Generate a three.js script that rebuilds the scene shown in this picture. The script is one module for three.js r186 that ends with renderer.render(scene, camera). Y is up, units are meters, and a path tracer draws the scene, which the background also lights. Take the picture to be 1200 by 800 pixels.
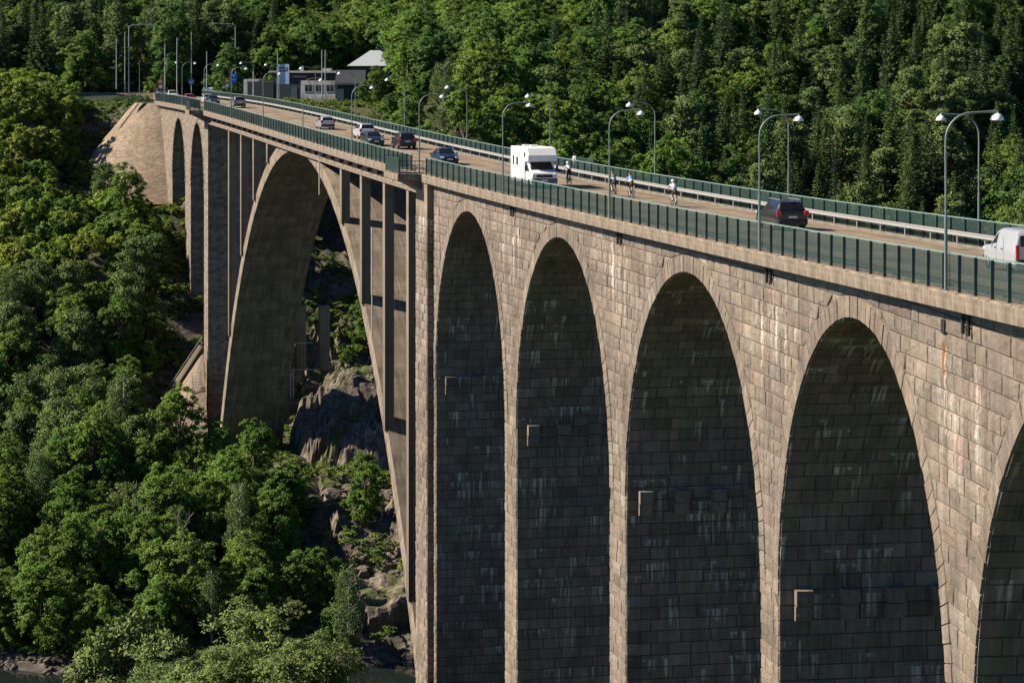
import * as THREE from 'three';
import { Sky } from 'three/addons/objects/Sky.js';
import { mergeGeometries, mergeVertices, toCreasedNormals } from 'three/addons/utils/BufferGeometryUtils.js';
import { MarchingCubes } from 'three/addons/objects/MarchingCubes.js';
import { RoundedBoxGeometry } from 'three/addons/geometries/RoundedBoxGeometry.js';

// ---------------------------------------------------------------- camera, sky, sun, exposure
const scene = new THREE.Scene();
const FOCAL = 3050, EYE = new THREE.Vector3(-43.215, 9.009, 207.678), YAW = 0.23496, HORIZON = 77.2;   // focal length and horizon row in pixels of a 1200 x 800 picture
const fullH = 800 + 2 * (400 - HORIZON);
const camera = new THREE.PerspectiveCamera(2 * Math.atan(fullH / 2 / FOCAL) * 180 / Math.PI, 1200 / fullH, 1, 3000);
camera.setViewOffset(1200, fullH, 0, fullH / 2 - HORIZON, 1200, 800);                              // a lens shifted down, so that verticals stay vertical
camera.position.copy(EYE);
camera.rotation.y = -YAW;
camera.updateMatrixWorld(); camera.updateProjectionMatrix();

const sunEl = 38 * Math.PI / 180, sunAz = 15.5 * Math.PI / 180;
const toSun = new THREE.Vector3(-Math.cos(sunEl) * Math.cos(sunAz), Math.sin(sunEl), -Math.cos(sunEl) * Math.sin(sunAz));
const sky = new Sky();
sky.name = 'sky'; sky.userData.kind = 'structure';
sky.scale.setScalar(2500);
const su = sky.material.uniforms;
su.sunPosition.value.copy(toSun); su.turbidity.value = 1.6; su.rayleigh.value = 0.8; su.mieCoefficient.value = 0.002;
if (su.cloudCoverage) { su.cloudCoverage.value = 0.1; su.cloudDensity.value = 0.3; }
scene.add(sky);
scene.environmentIntensity = 0.1;
const sun = new THREE.DirectionalLight(new THREE.Color().setRGB(1, 0.86, 0.68), 5);
sun.name = 'sun';
sun.position.copy(toSun).multiplyScalar(600).add(new THREE.Vector3(0, 0, -150));
sun.target.position.set(0, 0, -150);
sun.castShadow = true;
Object.assign(sun.shadow.camera, { left: -320, right: 320, top: 320, bottom: -320, near: 1, far: 1500 });
sun.shadow.mapSize.set(4096, 4096);
scene.add(sun, sun.target);

const renderer = new THREE.WebGLRenderer({ antialias: true });
renderer.toneMapping = THREE.LinearToneMapping;
renderer.toneMappingExposure = 2.0;
renderer.shadowMap.enabled = true;

// ---------------------------------------------------------------- helpers
let seed = 7;
const rnd = () => { seed = (seed + 0x6D2B79F5) | 0; let t = Math.imul(seed ^ (seed >>> 15), 1 | seed); t = (t + Math.imul(t ^ (t >>> 7), 61 | t)) ^ t; return ((t ^ (t >>> 14)) >>> 0) / 4294967296; };
const rr = (a, b) => a + (b - a) * rnd();
const pick = a => a[Math.floor(rnd() * a.length)];
const clamp = (x, a = 0, b = 1) => Math.min(b, Math.max(a, x));
const lerp = (a, b, t) => a + (b - a) * t;
const sstep = (a, b, x) => { const t = clamp((x - a) / (b - a)); return t * t * (3 - 2 * t); };
const hash2 = (i, j) => { let h = Math.imul(i, 374761393) + Math.imul(j, 668265263) | 0; h = Math.imul(h ^ (h >>> 13), 1274126177); return ((h ^ (h >>> 16)) >>> 0) / 4294967296; };
function vnoise(x, y, per = 0) {
  const i = Math.floor(x), j = Math.floor(y), fx = x - i, fy = y - j, u = fx * fx * (3 - 2 * fx), v = fy * fy * (3 - 2 * fy);
  const w = k => per ? ((k % per) + per) % per : k;
  return lerp(lerp(hash2(w(i), w(j)), hash2(w(i + 1), w(j)), u), lerp(hash2(w(i), w(j + 1)), hash2(w(i + 1), w(j + 1)), u), v);
}
const fbm = (x, y, o = 4, per = 0) => { let a = 0, w = 0.5, s = 0; for (let k = 0; k < o; k++) { a += w * vnoise(x, y, per); s += w; w /= 2; x *= 2; y *= 2; per *= 2; } return a / s; };
const pw = (table, x) => { if (x <= table[0][0]) return table[0][1]; for (let i = 1; i < table.length; i++) if (x <= table[i][0]) { const [a, b] = table[i - 1], [c, d] = table[i]; return b + (d - b) * (x - a) / (c - a); } return table[table.length - 1][1]; };
const V = (x, y, z) => new THREE.Vector3(x, y, z);
const C = (r, g, b) => new THREE.Color().setRGB(r, g, b);

const used = {};
function numbered(name) { const k = used[name] = (used[name] ?? -1) + 1; return k ? name + '_' + String(k).padStart(3, '0') : name; }
function shade(o) { o.castShadow = o.receiveShadow = true; return o; }
function thing(name, label, category, group, pos, turn = 0) {
  const o = new THREE.Group(); o.name = numbered(name); o.userData = { label, category };
  if (group) o.userData.group = group;
  if (pos) o.position.copy(pos);
  o.rotation.y = turn; scene.add(o); return o;
}
function part(name, geo, mat, parent, pos) { const m = shade(new THREE.Mesh(geo, mat)); m.name = name; if (pos) m.position.copy(pos); parent.add(m); return m; }
function structure(name, geo, mat) { const m = shade(new THREE.Mesh(geo, mat)); m.name = numbered(name); m.userData.kind = 'structure'; scene.add(m); return m; }
function dup(src, label, group) {
  const c = src.clone(); c.userData = { ...src.userData }; c.name = numbered(src.name.replace(/_\d{3}$/, ''));
  if (label) c.userData.label = label;
  if (group) c.userData.group = group;
  scene.add(c); return c;
}
class Soup {                                            // loose triangles with uv and colour
  constructor() { this.p = []; this.u = []; this.c = []; this.n = []; }
  tri(a, b, d, ua, ub, ud, col) {
    this.p.push(a.x, a.y, a.z, b.x, b.y, b.z, d.x, d.y, d.z);
    if (ua) this.u.push(ua[0], ua[1], ub[0], ub[1], ud[0], ud[1]); else this.u.push(0, 0, 1, 0, 1, 1);
    for (let k = 0; k < 3; k++) col ? this.c.push(col.r, col.g, col.b) : this.c.push(1, 1, 1);
  }
  quad(a, b, c, d, uv, col) { const [ua, ub, uc, ud] = uv || [[0, 0], [1, 0], [1, 1], [0, 1]]; this.tri(a, b, c, ua, ub, uc, col); this.tri(a, c, d, ua, uc, ud, col); }
  geo(normals) {
    const g = new THREE.BufferGeometry();
    g.setAttribute('position', new THREE.Float32BufferAttribute(this.p, 3));
    g.setAttribute('uv', new THREE.Float32BufferAttribute(this.u, 2));
    g.setAttribute('color', new THREE.Float32BufferAttribute(this.c, 3));
    if (normals) g.setAttribute('normal', new THREE.Float32BufferAttribute(this.n, 3)); else g.computeVertexNormals();
    return g;
  }
}
const boxG = (w, h, d, x = 0, y = 0, z = 0) => new THREE.BoxGeometry(w, h, d).translate(x, y, z);
function tubeG(a, b, ra, rb = ra, seg = 8) {            // tapered round bar from a to b
  const d = b.clone().sub(a), L = d.length(), g = new THREE.CylinderGeometry(rb, ra, L, seg);
  g.translate(0, L / 2, 0); g.applyQuaternion(new THREE.Quaternion().setFromUnitVectors(V(0, 1, 0), d.normalize())); return g.translate(a.x, a.y, a.z);
}
function barG(a, b, w, h) {                             // square bar from a to b
  const d = b.clone().sub(a), L = d.length(), g = new THREE.BoxGeometry(w, L, h);
  g.translate(0, L / 2, 0); g.applyQuaternion(new THREE.Quaternion().setFromUnitVectors(V(0, 1, 0), d.normalize())); return g.translate(a.x, a.y, a.z);
}
const merge = l => { const k = l.map(g => { g = g.index ? g.toNonIndexed() : g; for (const n of Object.keys(g.attributes)) if (!['position', 'normal', 'uv'].includes(n)) g.deleteAttribute(n); return g; }); return mergeGeometries(k); };

// ---------------------------------------------------------------- the bridge's line: chainage s along the road, n across it to the right, h up
const deckH = s => { const f = x => { const t = x / 100; return 1.11787 * t + 1.00815 * t * t - 0.39487 * t * t * t; }; return s < 205 ? f(s) : f(205) + 0.004 * (s - 205); };
const lineOff = s => { const t = Math.min(s, 0) / 100; return 3.118 * t * t * t; };
const lineSl = s => { const t = Math.min(s, 0) / 100; return 3 * 3.118 * t * t / 100; };
function B(s, n, h) { const k = lineSl(s), l = Math.sqrt(1 + k * k); return V(lineOff(s) + n / l, h, -(s - n * k / l)); }
const heading = s => -Math.atan(lineSl(s));            // rotation.y that turns -z along the line
// a picture pixel of the photograph at a depth along the view, as a point of the place
function px(x, y, z) { const a = (x - 600) / FOCAL * z; return V(EYE.x + z * Math.sin(YAW) + a * Math.cos(YAW), EYE.y + (HORIZON - y) * z / FOCAL, EYE.z - z * Math.cos(YAW) + a * Math.sin(YAW)); }
const depthOf = p => (p.x - EYE.x) * Math.sin(YAW) - (p.z - EYE.z) * Math.cos(YAW);
function toPx(p) { const z = depthOf(p), a = (p.x - EYE.x) * Math.cos(YAW) + (p.z - EYE.z) * Math.sin(YAW); return [600 + FOCAL * a / z, HORIZON - FOCAL * (p.y - EYE.y) / z, z]; }

// ---------------------------------------------------------------- textures and materials
function tex(w, h, fn, rx = 1, ry = 1, srgb = true) {
  const d = new Uint8Array(w * h * 4);
  for (let y = 0; y < h; y++) for (let x = 0; x < w; x++) { const c = fn(x, y), o = (y * w + x) * 4; d[o] = clamp(c[0]) * 255; d[o + 1] = clamp(c[1]) * 255; d[o + 2] = clamp(c[2]) * 255; d[o + 3] = 255; }
  const t = new THREE.DataTexture(d, w, h); t.wrapS = t.wrapT = THREE.RepeatWrapping; t.magFilter = THREE.LinearFilter; t.minFilter = THREE.LinearMipmapLinearFilter; t.generateMipmaps = true;
  if (srgb) t.colorSpace = THREE.SRGBColorSpace;
  t.repeat.set(rx, ry); t.needsUpdate = true; return t;
}
const again = (t, rx, ry) => { const c = t.clone(); c.repeat.set(rx, ry); c.needsUpdate = true; return c; };
const std = (color, roughness = 0.8, extra = {}) => new THREE.MeshStandardMaterial({ color, roughness, ...extra });
// grain of stone and concrete, tileable
const grainT = tex(512, 512, (x, y) => { const a = fbm(x / 64, y / 64, 4, 8), b = hash2(x, y), v = 0.66 + 0.3 * (a - 0.5) + 0.22 * (b - 0.5); return [v, v, v]; });
const bumpT = tex(512, 512, (x, y) => { const v = 0.6 * fbm(x / 32, y / 32, 5, 16) + 0.4 * fbm(x / 6.4, y / 6.4, 2, 80); return [v, v, v]; }, 1, 1, false);
// board-marked, streaked concrete
const concreteT = tex(512, 512, (x, y) => { const board = 0.05 * (hash2(Math.floor(y / 16), 3) - 0.5), st = 0.30 * (fbm(x / 9, y / 170, 3, 0) - 0.5), a = 0.30 * (fbm(x / 64, y / 64, 4, 8) - 0.5), v = 0.74 + board + st + a + 0.06 * (hash2(x, y) - 0.5) - (y % 16 === 0 ? 0.05 : 0); return [v * 1.0, v * 0.985, v * 0.96]; });
// ---------------------------------------------------------------- stone viaduct beside the camera
// weathering of the facade: pale lime runs below the joints and dark run-off, over 152 m of wall (u) and 44 m of height (v)
const FAC = { s0: -140, w: 152, h0: -44, hh: 44 };
const runs = [];
{ for (let k = 0; k < 900; k++) { const s = rr(-140, 12), drain = rnd() < 0.35, h = drain ? rr(-4, -1.2) : -1 - 0.72 * Math.floor(rr(0, 50)); runs.push([drain ? pick([-118, -88, -55, -25.5, 3]) + rr(-3, 3) : s, h, rr(0.06, 0.28), drain ? rr(1, 5) : rr(0.4, 2.2), rnd() < (drain ? 0.7 : 0.62) ? rr(0.12, 0.6) : -rr(0.08, 0.26)]); } }
const stainT = (() => {
  const w = 2048, h = 1024, m = new Float32Array(w * h), px_ = w / FAC.w, py = h / FAC.hh;
  for (const [s, top, wd, len, a] of runs) {
    const x0 = (s - FAC.s0) * px_, hw = Math.max(1, wd * px_), y1 = (top - FAC.h0) * py, y0 = (top - len - FAC.h0) * py;
    for (let x = Math.floor(x0 - hw); x <= x0 + hw; x++) { const edge = 1 - Math.abs(x - x0) / (hw + 0.5), ln = 0.5 + 0.5 * hash2(x, Math.round(top * 9)); for (let y = Math.max(0, Math.floor(y0)); y <= y1 && y < h; y++) { const f = (y1 - y) / (y1 - y0); if (f > ln) continue; m[y * w + ((x % w) + w) % w] += a * edge * (0.6 + 0.4 * hash2(x, y)); } }
  }
  return tex(w, h, (x, y) => { const st = 0.24 * (fbm(x / 5, y / 150, 3) - 0.5), a = 0.26 * (fbm(x / 28, y / 46, 4) - 0.5), g = 0.14 * (hash2(x, y) - 0.5), k = m[y * w + x], v = 0.52 + 0.7 * (st + a + g) + 0.27 * k; const rs = Math.abs(x - (115.9 * -1 - FAC.s0) * px_) < 2.5 ? sstep(-3.1, -2.2, y / py + FAC.h0) * sstep(-1.2, -1.6, y / py + FAC.h0) : 0; return [v, v * (1 + 0.02 * k) * (1 - 0.32 * rs), v * (1 + 0.06 * Math.max(0, k)) * (1 - 0.62 * rs)]; });
})();
const stoneMat = std(0xffffff, 0.92, { map: stainT, vertexColors: true, bumpMap: again(bumpT, 76, 22), bumpScale: 0.03 });
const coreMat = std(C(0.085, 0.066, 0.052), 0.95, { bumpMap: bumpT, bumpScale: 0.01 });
// damp masonry under the vaults with white lime runs, 10.2 m across (u) by 50 m down (v)
const vaultRuns = (sd) => { seed = sd; const l = []; for (let k = 0; k < 90; k++) { const row = Math.floor(rr(16, 69)), n0 = rr(0, 10), cnt = Math.floor(rr(1, 9)); for (let j = 0; j < cnt; j++) l.push([n0 + j * rr(0.12, 0.34), row * 0.72, rr(0.02, 0.12), Math.pow(rnd(), 1.8) * 1.7 + 0.15, rr(0.35, 1.25)]); if (cnt > 4) l.push([n0 + 0.6, row * 0.72, rr(0.4, 1.1), 0.05, 0.4]); } return l; };
const vaultTex = sd => {
  const w = 512, h = 2048, m = new Float32Array(w * h), kx = w / 10.2, ky = h / 50;
  for (const [n, t, wd, len, a] of vaultRuns(sd)) for (let x = Math.floor((n - wd) * kx); x <= (n + wd) * kx; x++) { const ln = 0.4 + 0.6 * hash2(x, Math.round(t * 7)), e = 1 - 0.6 * Math.abs(x / kx - n) / (wd + 0.02); for (let y = Math.floor(t * ky); y < (t + len * ln) * ky && y < h; y++) if (x >= 0 && x < w) m[y * w + x] = Math.max(m[y * w + x], a * e * (0.7 + 0.5 * (hash2(x, y) - 0.3))); }
  return tex(w, h, (x, y) => { const st = 0.2 * (fbm(x / 7, y / 60, 3) - 0.5), a = 0.25 * (fbm(x / 40, y / 60, 4) - 0.5), g = 0.1 * (hash2(x, y) - 0.5), moss = sstep(0.5, 0.7, fbm(x / 60 + 9, y / 60, 4)) * 0.04, v = 0.52 + 0.7 * (st + a + g), k = clamp(m[y * w + x], 0, 0.95); return [lerp(v - moss, 0.88, k), lerp(v, 0.97, k), lerp(v - moss * 1.2, 1, k)]; });
};
const vaultMats = [11, 23].map(sd => std(0xffffff, 0.8, { map: vaultTex(sd), vertexColors: true, bumpMap: again(bumpT, 5, 25), bumpScale: 0.012 }));

// one dressed stone: a cell of the wall (four corners in wall coordinates) with sunk joints and a slightly domed face
function stone(soup, q, map, uvOf, proud, col, gap = 0.016, bev = 0.03, back = -0.05, rough = 0.055) {
  const cx = (q[0][0] + q[1][0] + q[2][0] + q[3][0]) / 4, cy = (q[0][1] + q[1][1] + q[2][1] + q[3][1]) / 4;
  const ins = d => q.map(([x, y]) => { const dx = cx - x, dy = cy - y; return [x + Math.sign(dx) * Math.min(d, Math.abs(dx)), y + Math.sign(dy) * Math.min(d, Math.abs(dy))]; });
  const A = ins(gap), F = ins(gap + bev);
  const a = A.map(p => map(p[0], p[1], back)), ua = A.map(p => uvOf(p[0], p[1])), N = rough ? 3 : 1, P = [], U = [];
  for (let j = 0; j <= N; j++) for (let i = 0; i <= N; i++) { const u = i / N, v = j / N, inn = i > 0 && i < N && j > 0 && j < N, x = lerp(lerp(F[0][0], F[1][0], u), lerp(F[3][0], F[2][0], u), v), y = lerp(lerp(F[0][1], F[1][1], u), lerp(F[3][1], F[2][1], u), v), ju = inn ? rr(-0.08, 0.08) : 0, jv = inn ? rr(-0.06, 0.06) : 0; P.push(map(x + ju, y + jv, proud + (inn ? rr(0.0, rough) : rr(-0.012, 0.012)))); U.push(uvOf(x + ju, y + jv)); }
  for (let j = 0; j < N; j++) for (let i = 0; i < N; i++) { const k = j * (N + 1) + i, l = k + N + 1; if (rnd() < 0.5) { soup.tri(P[k], P[k + 1], P[l + 1], U[k], U[k + 1], U[l + 1], col); soup.tri(P[k], P[l + 1], P[l], U[k], U[l + 1], U[l], col); } else { soup.tri(P[k], P[k + 1], P[l], U[k], U[k + 1], U[l], col); soup.tri(P[k + 1], P[l + 1], P[l], U[k + 1], U[l + 1], U[l], col); } }
  const c4 = [0, N, (N + 1) * (N + 1) - 1, (N + 1) * N];
  for (let k = 0; k < 4; k++) { const j = (k + 1) % 4; soup.quad(a[k], a[j], P[c4[j]], P[c4[k]], [ua[k], ua[j], U[c4[j]], U[c4[k]]], col); }
}
const facUV = (s, h) => [(s - FAC.s0) / FAC.w, (h - FAC.h0) / FAC.hh];
function tone(k = 1) { const r = rnd(), v = 0.94 * k * rr(0.85, 1.12) * (rnd() < 0.08 ? 0.82 : rnd() < 0.1 ? 1.15 : 1); const c = r < 0.45 ? [0.72, 0.58, 0.45] : r < 0.75 ? [0.69, 0.57, 0.455] : r < 0.9 ? [0.75, 0.57, 0.45] : [0.80, 0.69, 0.555]; return C(c[0] * v, c[1] * v, c[2] * v); }

const viaduct = thing('stone_viaduct', 'pale granite viaduct with tall round arches carrying the road beside the concrete arch', 'viaduct');
const NF = 0.4, NB = 10.6, CH = 0.72, RING = 0.98;
const ARCH = [[-11.0, 12.4], [-40.2, 13.1], [-71.8, 14.5], [-102.9, 13.3], [-133.1, 13.3]].map(([c, a]) => ({ c, a, b: 14.5, top: deckH(c) - 2.15 })).map(A => ({ ...A, spring: A.top - A.b }));
const inArch = s => ARCH.find(A => Math.abs(s - A.c) < A.a);
const soffit = (A, s) => A.spring + A.b * Math.sqrt(Math.max(0, 1 - ((s - A.c) / A.a) ** 2));
const wallTop = s => deckH(s) - 0.78, BASE = -62;
const facMap = (s, h, d) => B(s, NF - d, h);
// core: spandrels and piers
{
  const cuts = new Set([-148]); for (const A of ARCH) { cuts.add(A.c - A.a); cuts.add(A.c + A.a); } cuts.add(9.2);
  const xs = [...cuts].filter(x => x >= -148).sort((a, b) => a - b);
  for (let i = 0; i < xs.length - 1; i++) {
    const a = xs[i], b = xs[i + 1], A = inArch((a + b) / 2), n = Math.max(2, Math.ceil((b - a) / (A ? 0.6 : 1.2))), so = new Soup();
    const S = k => A ? A.c - A.a * Math.cos(Math.PI * k / n) : a + (b - a) * k / n;
    for (let k = 0; k < n; k++) {
      const s0 = S(k), s1 = S(k + 1), l0 = A ? soffit(A, s0) : BASE, l1 = A ? soffit(A, s1) : BASE, t0 = wallTop(s0), t1 = wallTop(s1);
      for (const nn of [NF + 0.05, NB]) so.quad(B(s0, nn, l0), B(s1, nn, l1), B(s1, nn, t1), B(s0, nn, t0), [[s0, l0], [s1, l1], [s1, t1], [s0, t0]].map(([x, y]) => [x / 4, y / 4]));
      if (A) so.quad(B(s0, NF + 0.05, l0), B(s0, NB, l0), B(s1, NB, l1), B(s1, NF + 0.05, l1), [[0, s0], [10, s0], [10, s1], [0, s1]].map(([x, y]) => [x / 4, y / 4]));
    }
    if (!A) for (const s of [a, b]) so.quad(B(s, NF + 0.05, BASE), B(s, NB, BASE), B(s, NB, wallTop(s)), B(s, NF + 0.05, wallTop(s)), [[0, 0], [10, 0], [10, 60], [0, 60]].map(([x, y]) => [x / 4, y / 4]));
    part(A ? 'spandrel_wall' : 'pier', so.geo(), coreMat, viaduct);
  }
}
// where the courses of the facade run: between the rings of the arches
function courseSpans(h0, h1) {
  const edge = (A, h, side) => h <= A.spring ? A.c + side * A.a : (h >= A.top + RING ? null : A.c + side * (A.a + RING) * Math.sqrt(Math.max(0, 1 - ((h - A.spring) / (A.b + RING)) ** 2)));
  const spans = []; let left = [-147, -147];
  for (const A of [...ARCH].reverse()) {
    const lo = [edge(A, h0, -1), edge(A, h1, -1)], hi = [edge(A, h0, 1), edge(A, h1, 1)];
    if (lo[1] == null) continue;
    spans.push([left[0], left[1], lo[0], lo[1]]); left = [hi[0], hi[1]];
  }
  spans.push([left[0], left[1], 2.2, 2.2]); return spans;
}
const facadeStones = [], ringStones = [], vaultStones = [];
const sizeIn = (p, w) => w / depthOf(p);
const ringTop = (A, s) => Math.abs(s - A.c) < A.a + RING ? A.spring + (A.b + RING) * Math.sqrt(Math.max(0, 1 - ((s - A.c) / (A.a + RING)) ** 2)) : -99;
for (let c = 0; c < 62; c++) {
  const hA = -1.05 - CH * c + 1.44, hB = hA - CH;
  for (const [a0, a1, b0, b1] of courseSpans(hB, hA)) {
    const x0 = Math.min(a0, a1), x1 = Math.max(b0, b1), brk = [x0];
    if (x1 - x0 < 0.3) continue;
    let t = x0 + rr(0.5, 1.6); while (t < x1 - 0.6) { brk.push(t); t += rr(1.0, 2.3); }
    brk.push(x1);
    for (let i = 0; i < brk.length - 1; i++) {
      const l = brk[i], r = brk[i + 1], over = ARCH.find(A => l < A.c + A.a && r > A.c - A.a && hA > A.top + RING - 0.05);
      const q = over ? [[l, hB], [r, hB], [r, hA], [l, hA]] : [[Math.max(l, a0), hB], [Math.min(r, b0), hB], [Math.min(r, b1), hA], [Math.max(l, a1), hA]];
      if (over) { q[0][1] = Math.max(hB, ringTop(over, l) + 0.01); q[1][1] = Math.max(hB, ringTop(over, r) + 0.01); }
      if (q[1][0] < q[0][0]) q[0][0] = q[1][0] = i ? q[0][0] > r ? r : l : r;
      if (q[2][0] < q[3][0]) q[2][0] = q[3][0] = i ? l : r;
      for (const k of [3, 2]) q[k][1] = Math.min(hA, wallTop(q[k][0]) - 0.005);
      if (q[3][1] - q[0][1] < 0.06 && q[2][1] - q[1][1] < 0.06) continue;
      if (q[3][1] < q[0][1]) q[3][1] = q[0][1]; if (q[2][1] < q[1][1]) q[2][1] = q[1][1];
      const so = new Soup(); stone(so, q, facMap, facUV, rr(-0.014, 0.022), tone());
      const p = B((q[0][0] + q[1][0]) / 2, NF, hB), [x, y] = toPx(p);
      facadeStones.push({ g: so, size: (x < 1215 && y < 815) ? sizeIn(p, Math.abs(q[1][0] - q[0][0])) : 0 });
    }
  }
}
for (const A of ARCH) {                                 // voussoirs, radial joints
  const P = (th, d) => [A.c + (A.a + d) * Math.cos(th), A.spring + (A.b + d) * Math.sin(th)];
  const N = 2 * Math.round(Math.PI * (A.a + A.b) / 2 / 0.68 / 2) + 1;
  for (let k = 0; k < N; k++) {
    const t0 = Math.PI * k / N, t1 = Math.PI * (k + 1) / N, so = new Soup(), o0 = RING + (k % 2 ? 0.0 : 0.0);
    const q = [P(t0, 0), P(t0, o0), P(t1, o0), P(t1, 0)].map(([x, y]) => [x, Math.min(y, wallTop(x) - 0.01)]);
    stone(so, q, facMap, facUV, rr(0.02, 0.055), tone(1.04), 0.008, 0.02, -0.05, 0.03);
    const m = P((t0 + t1) / 2, 0.5), p = B(m[0], NF, m[1]), [x] = toPx(p);
    ringStones.push({ g: so, size: x < 1215 ? sizeIn(p, 1) : 0 });
  }
}
ARCH.forEach((A, ai) => {                               // stones of the vault and of the pier below it that faces the camera, courses counted down from the crown
  const pts = []; let L = 0, prev = null; const NN = 220;
  for (let k = 0; k <= NN; k++) { const th = Math.PI / 2 * (1 - k / NN), s = A.c + A.a * Math.cos(th), h = A.spring + A.b * Math.sin(th); if (prev) L += Math.hypot(s - prev[0], h - prev[1]); prev = [s, h]; pts.push([L, s, h, -Math.cos(th) / A.a, -Math.sin(th) / A.b]); }
  const arcL = L;
  const at = t => { if (t >= arcL) return [A.c + A.a, A.spring - (t - arcL), -1, 0]; let i = 1; while (i < NN && pts[i][0] < t) i++; const [l0, s0, h0, u0, v0] = pts[i - 1], [l1, s1, h1, u1, v1] = pts[i], f = (t - l0) / (l1 - l0), u = lerp(u0, u1, f), v = lerp(v0, v1, f), l = Math.hypot(u, v); return [lerp(s0, s1, f), lerp(h0, h1, f), u / l, v / l]; };
  const map = (n, t, d) => { const [s, h, u, v] = at(t); return B(s + u * d, n, h + v * d); };
  const uv = (n, t) => [(n - NF) / 10.2 + ai * 0.37, t / 50 + (ai >> 1) * 0.11];
  for (let c = 0; c < 66; c++) {
    let n = NF + 0.03, first = true;
    while (n < NB - 0.2) {
      let w = first ? (c % 2 ? 0.9 : 1.5) : rr(1.0, 1.9); first = false; if (NB - n - w < 0.6) w = NB - n;
      const q = [[n, (c + 1) * CH], [n + w, (c + 1) * CH], [n + w, c * CH], [n, c * CH]], so = new Soup();
      stone(so, q, map, uv, rr(0.018, 0.045), tone(), 0.012, 0.02, -0.03, 0.03);
      const p = map(n + w / 2, (c + 0.5) * CH, 0), [x, y] = toPx(p);
      vaultStones.push({ g: so, m: ai % 2, size: x < 1200 && y < 800 && c > 8 && (ai < 4) ? sizeIn(p, w) : 0 }); n += w;
    }
  }
  // corbels that once carried the centring: two stacked blocks each, four across
  const hc = A.spring - 0.05 + 0.35;
  for (let k = 0; k < 4; k++) { const n = NF + 1.15 + k * 2.28; for (const [dy, pr, hh] of [[0, 0.62, 0.74], [-0.78, 0.42, 0.70]]) {
    const so = new Soup(), s = A.c + A.a, col = tone(1.05), mp = (x, y, d) => B(s - d, x, y);
    stone(so, [[n - 0.42, hc + dy - hh], [n + 0.42, hc + dy - hh], [n + 0.42, hc + dy], [n - 0.42, hc + dy]], mp, (x, y) => facUV(s + x, y), pr, col, 0.0, 0.012, -0.1);
    part('corbel_stone', so.geo(), stoneMat, viaduct);
  } }
});
function put(list, name, matOf, most, restName) {
  list.sort((a, b) => b.size - a.size);
  list.slice(0, most).forEach(e => part(name, e.g.geo(), matOf(e), viaduct));
  const rest = list.slice(most), groups = new Map();
  for (const e of rest) { const m = matOf(e); if (!groups.has(m)) groups.set(m, new Soup()); const G = groups.get(m); for (const k of ['p', 'u', 'c']) { const src = e.g[k], dst = G[k]; for (let i = 0; i < src.length; i++) dst.push(src[i]); } }
  for (const [m, G] of groups) part(restName, G.geo(), m, viaduct).userData.kind = 'stuff';
}
put(facadeStones, 'facade_stone', () => stoneMat, 300, 'distant_facade_stones');
put(ringStones, 'arch_stone', () => stoneMat, 300, 'distant_arch_stones');
put(vaultStones, 'vault_stone', e => vaultMats[e.m], 300, 'distant_vault_stones');

// pilaster of the main pier, proud of the wall, stone courses with a concrete head
{
  const s0 = 2.25, s1 = 6.95, nP = -0.16, so = new Soup(), hTop = -3.5;
  const core = new Soup();
  for (const [a, b] of [[[s0, 1], [s0, nP]], [[s0, nP], [s1, nP]], [[s1, nP], [s1, 1]]]) core.quad(B(a[0] + (a[0] === s0 ? 0.05 : -0.05), a[1] + 0.05, BASE), B(b[0] + (b[0] === s0 ? 0.05 : -0.05), b[1] + 0.05, BASE), B(b[0] + (b[0] === s0 ? 0.05 : -0.05), b[1] + 0.05, hTop), B(a[0] + (a[0] === s0 ? 0.05 : -0.05), a[1] + 0.05, hTop));
  core.quad(B(s0, nP + 0.05, hTop), B(s1, nP + 0.05, hTop), B(s1, 1, hTop), B(s0, 1, hTop));
  part('pilaster', core.geo(), coreMat, viaduct);
  for (let c = 0; c < 58; c++) {
    const hA = hTop - CH * c, hB = hA - CH, off = c % 2 ? 0.0 : 0.9; let x = s0;
    for (const w of c % 2 ? [1.6, 1.7, 1.4] : [1.0, 1.3, 1.4, 1.0]) { const g = new Soup(), q = [[x, hB], [x + w, hB], [x + w, hA], [x, hA]]; stone(g, q, (s, h, d) => B(s, nP - d, h), facUV, rr(0, 0.05), tone()); for (const k of ['p', 'u', 'c']) for (const v of g[k]) so[k].push(v); x += w; }
    const g = new Soup(); stone(g, [[nP, hB], [1.0, hB], [1.0, hA], [nP, hA]], (n, h, d) => B(s0 - d, n, h), (n, h) => facUV(s0 + n, h), rr(0, 0.03), tone()); for (const k of ['p', 'u', 'c']) for (const v of g[k]) so[k].push(v);
  }
  part('pilaster_stones', so.geo(), stoneMat, viaduct).userData.kind = 'stuff';
}
const concMat = std(C(0.35, 0.29, 0.23), 0.9, { map: again(concreteT, 0.25, 0.25), bumpMap: again(bumpT, 0.25, 0.25), bumpScale: 0.01 });
const archMat = std(C(0.35, 0.29, 0.23), 0.9, { map: again(concreteT, 0.1, 0.1), bumpMap: again(bumpT, 0.2, 0.2), bumpScale: 0.012 });
part('pilaster_head', (() => { const g = new THREE.BoxGeometry(4.7, 2.9, 1.5, 1, 1, 1); g.rotateY(Math.PI / 2); const p = B(4.6, 0.60, -3.5 + 1.45); return g.translate(p.x, p.y, p.z); })(), concMat, viaduct);

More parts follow.
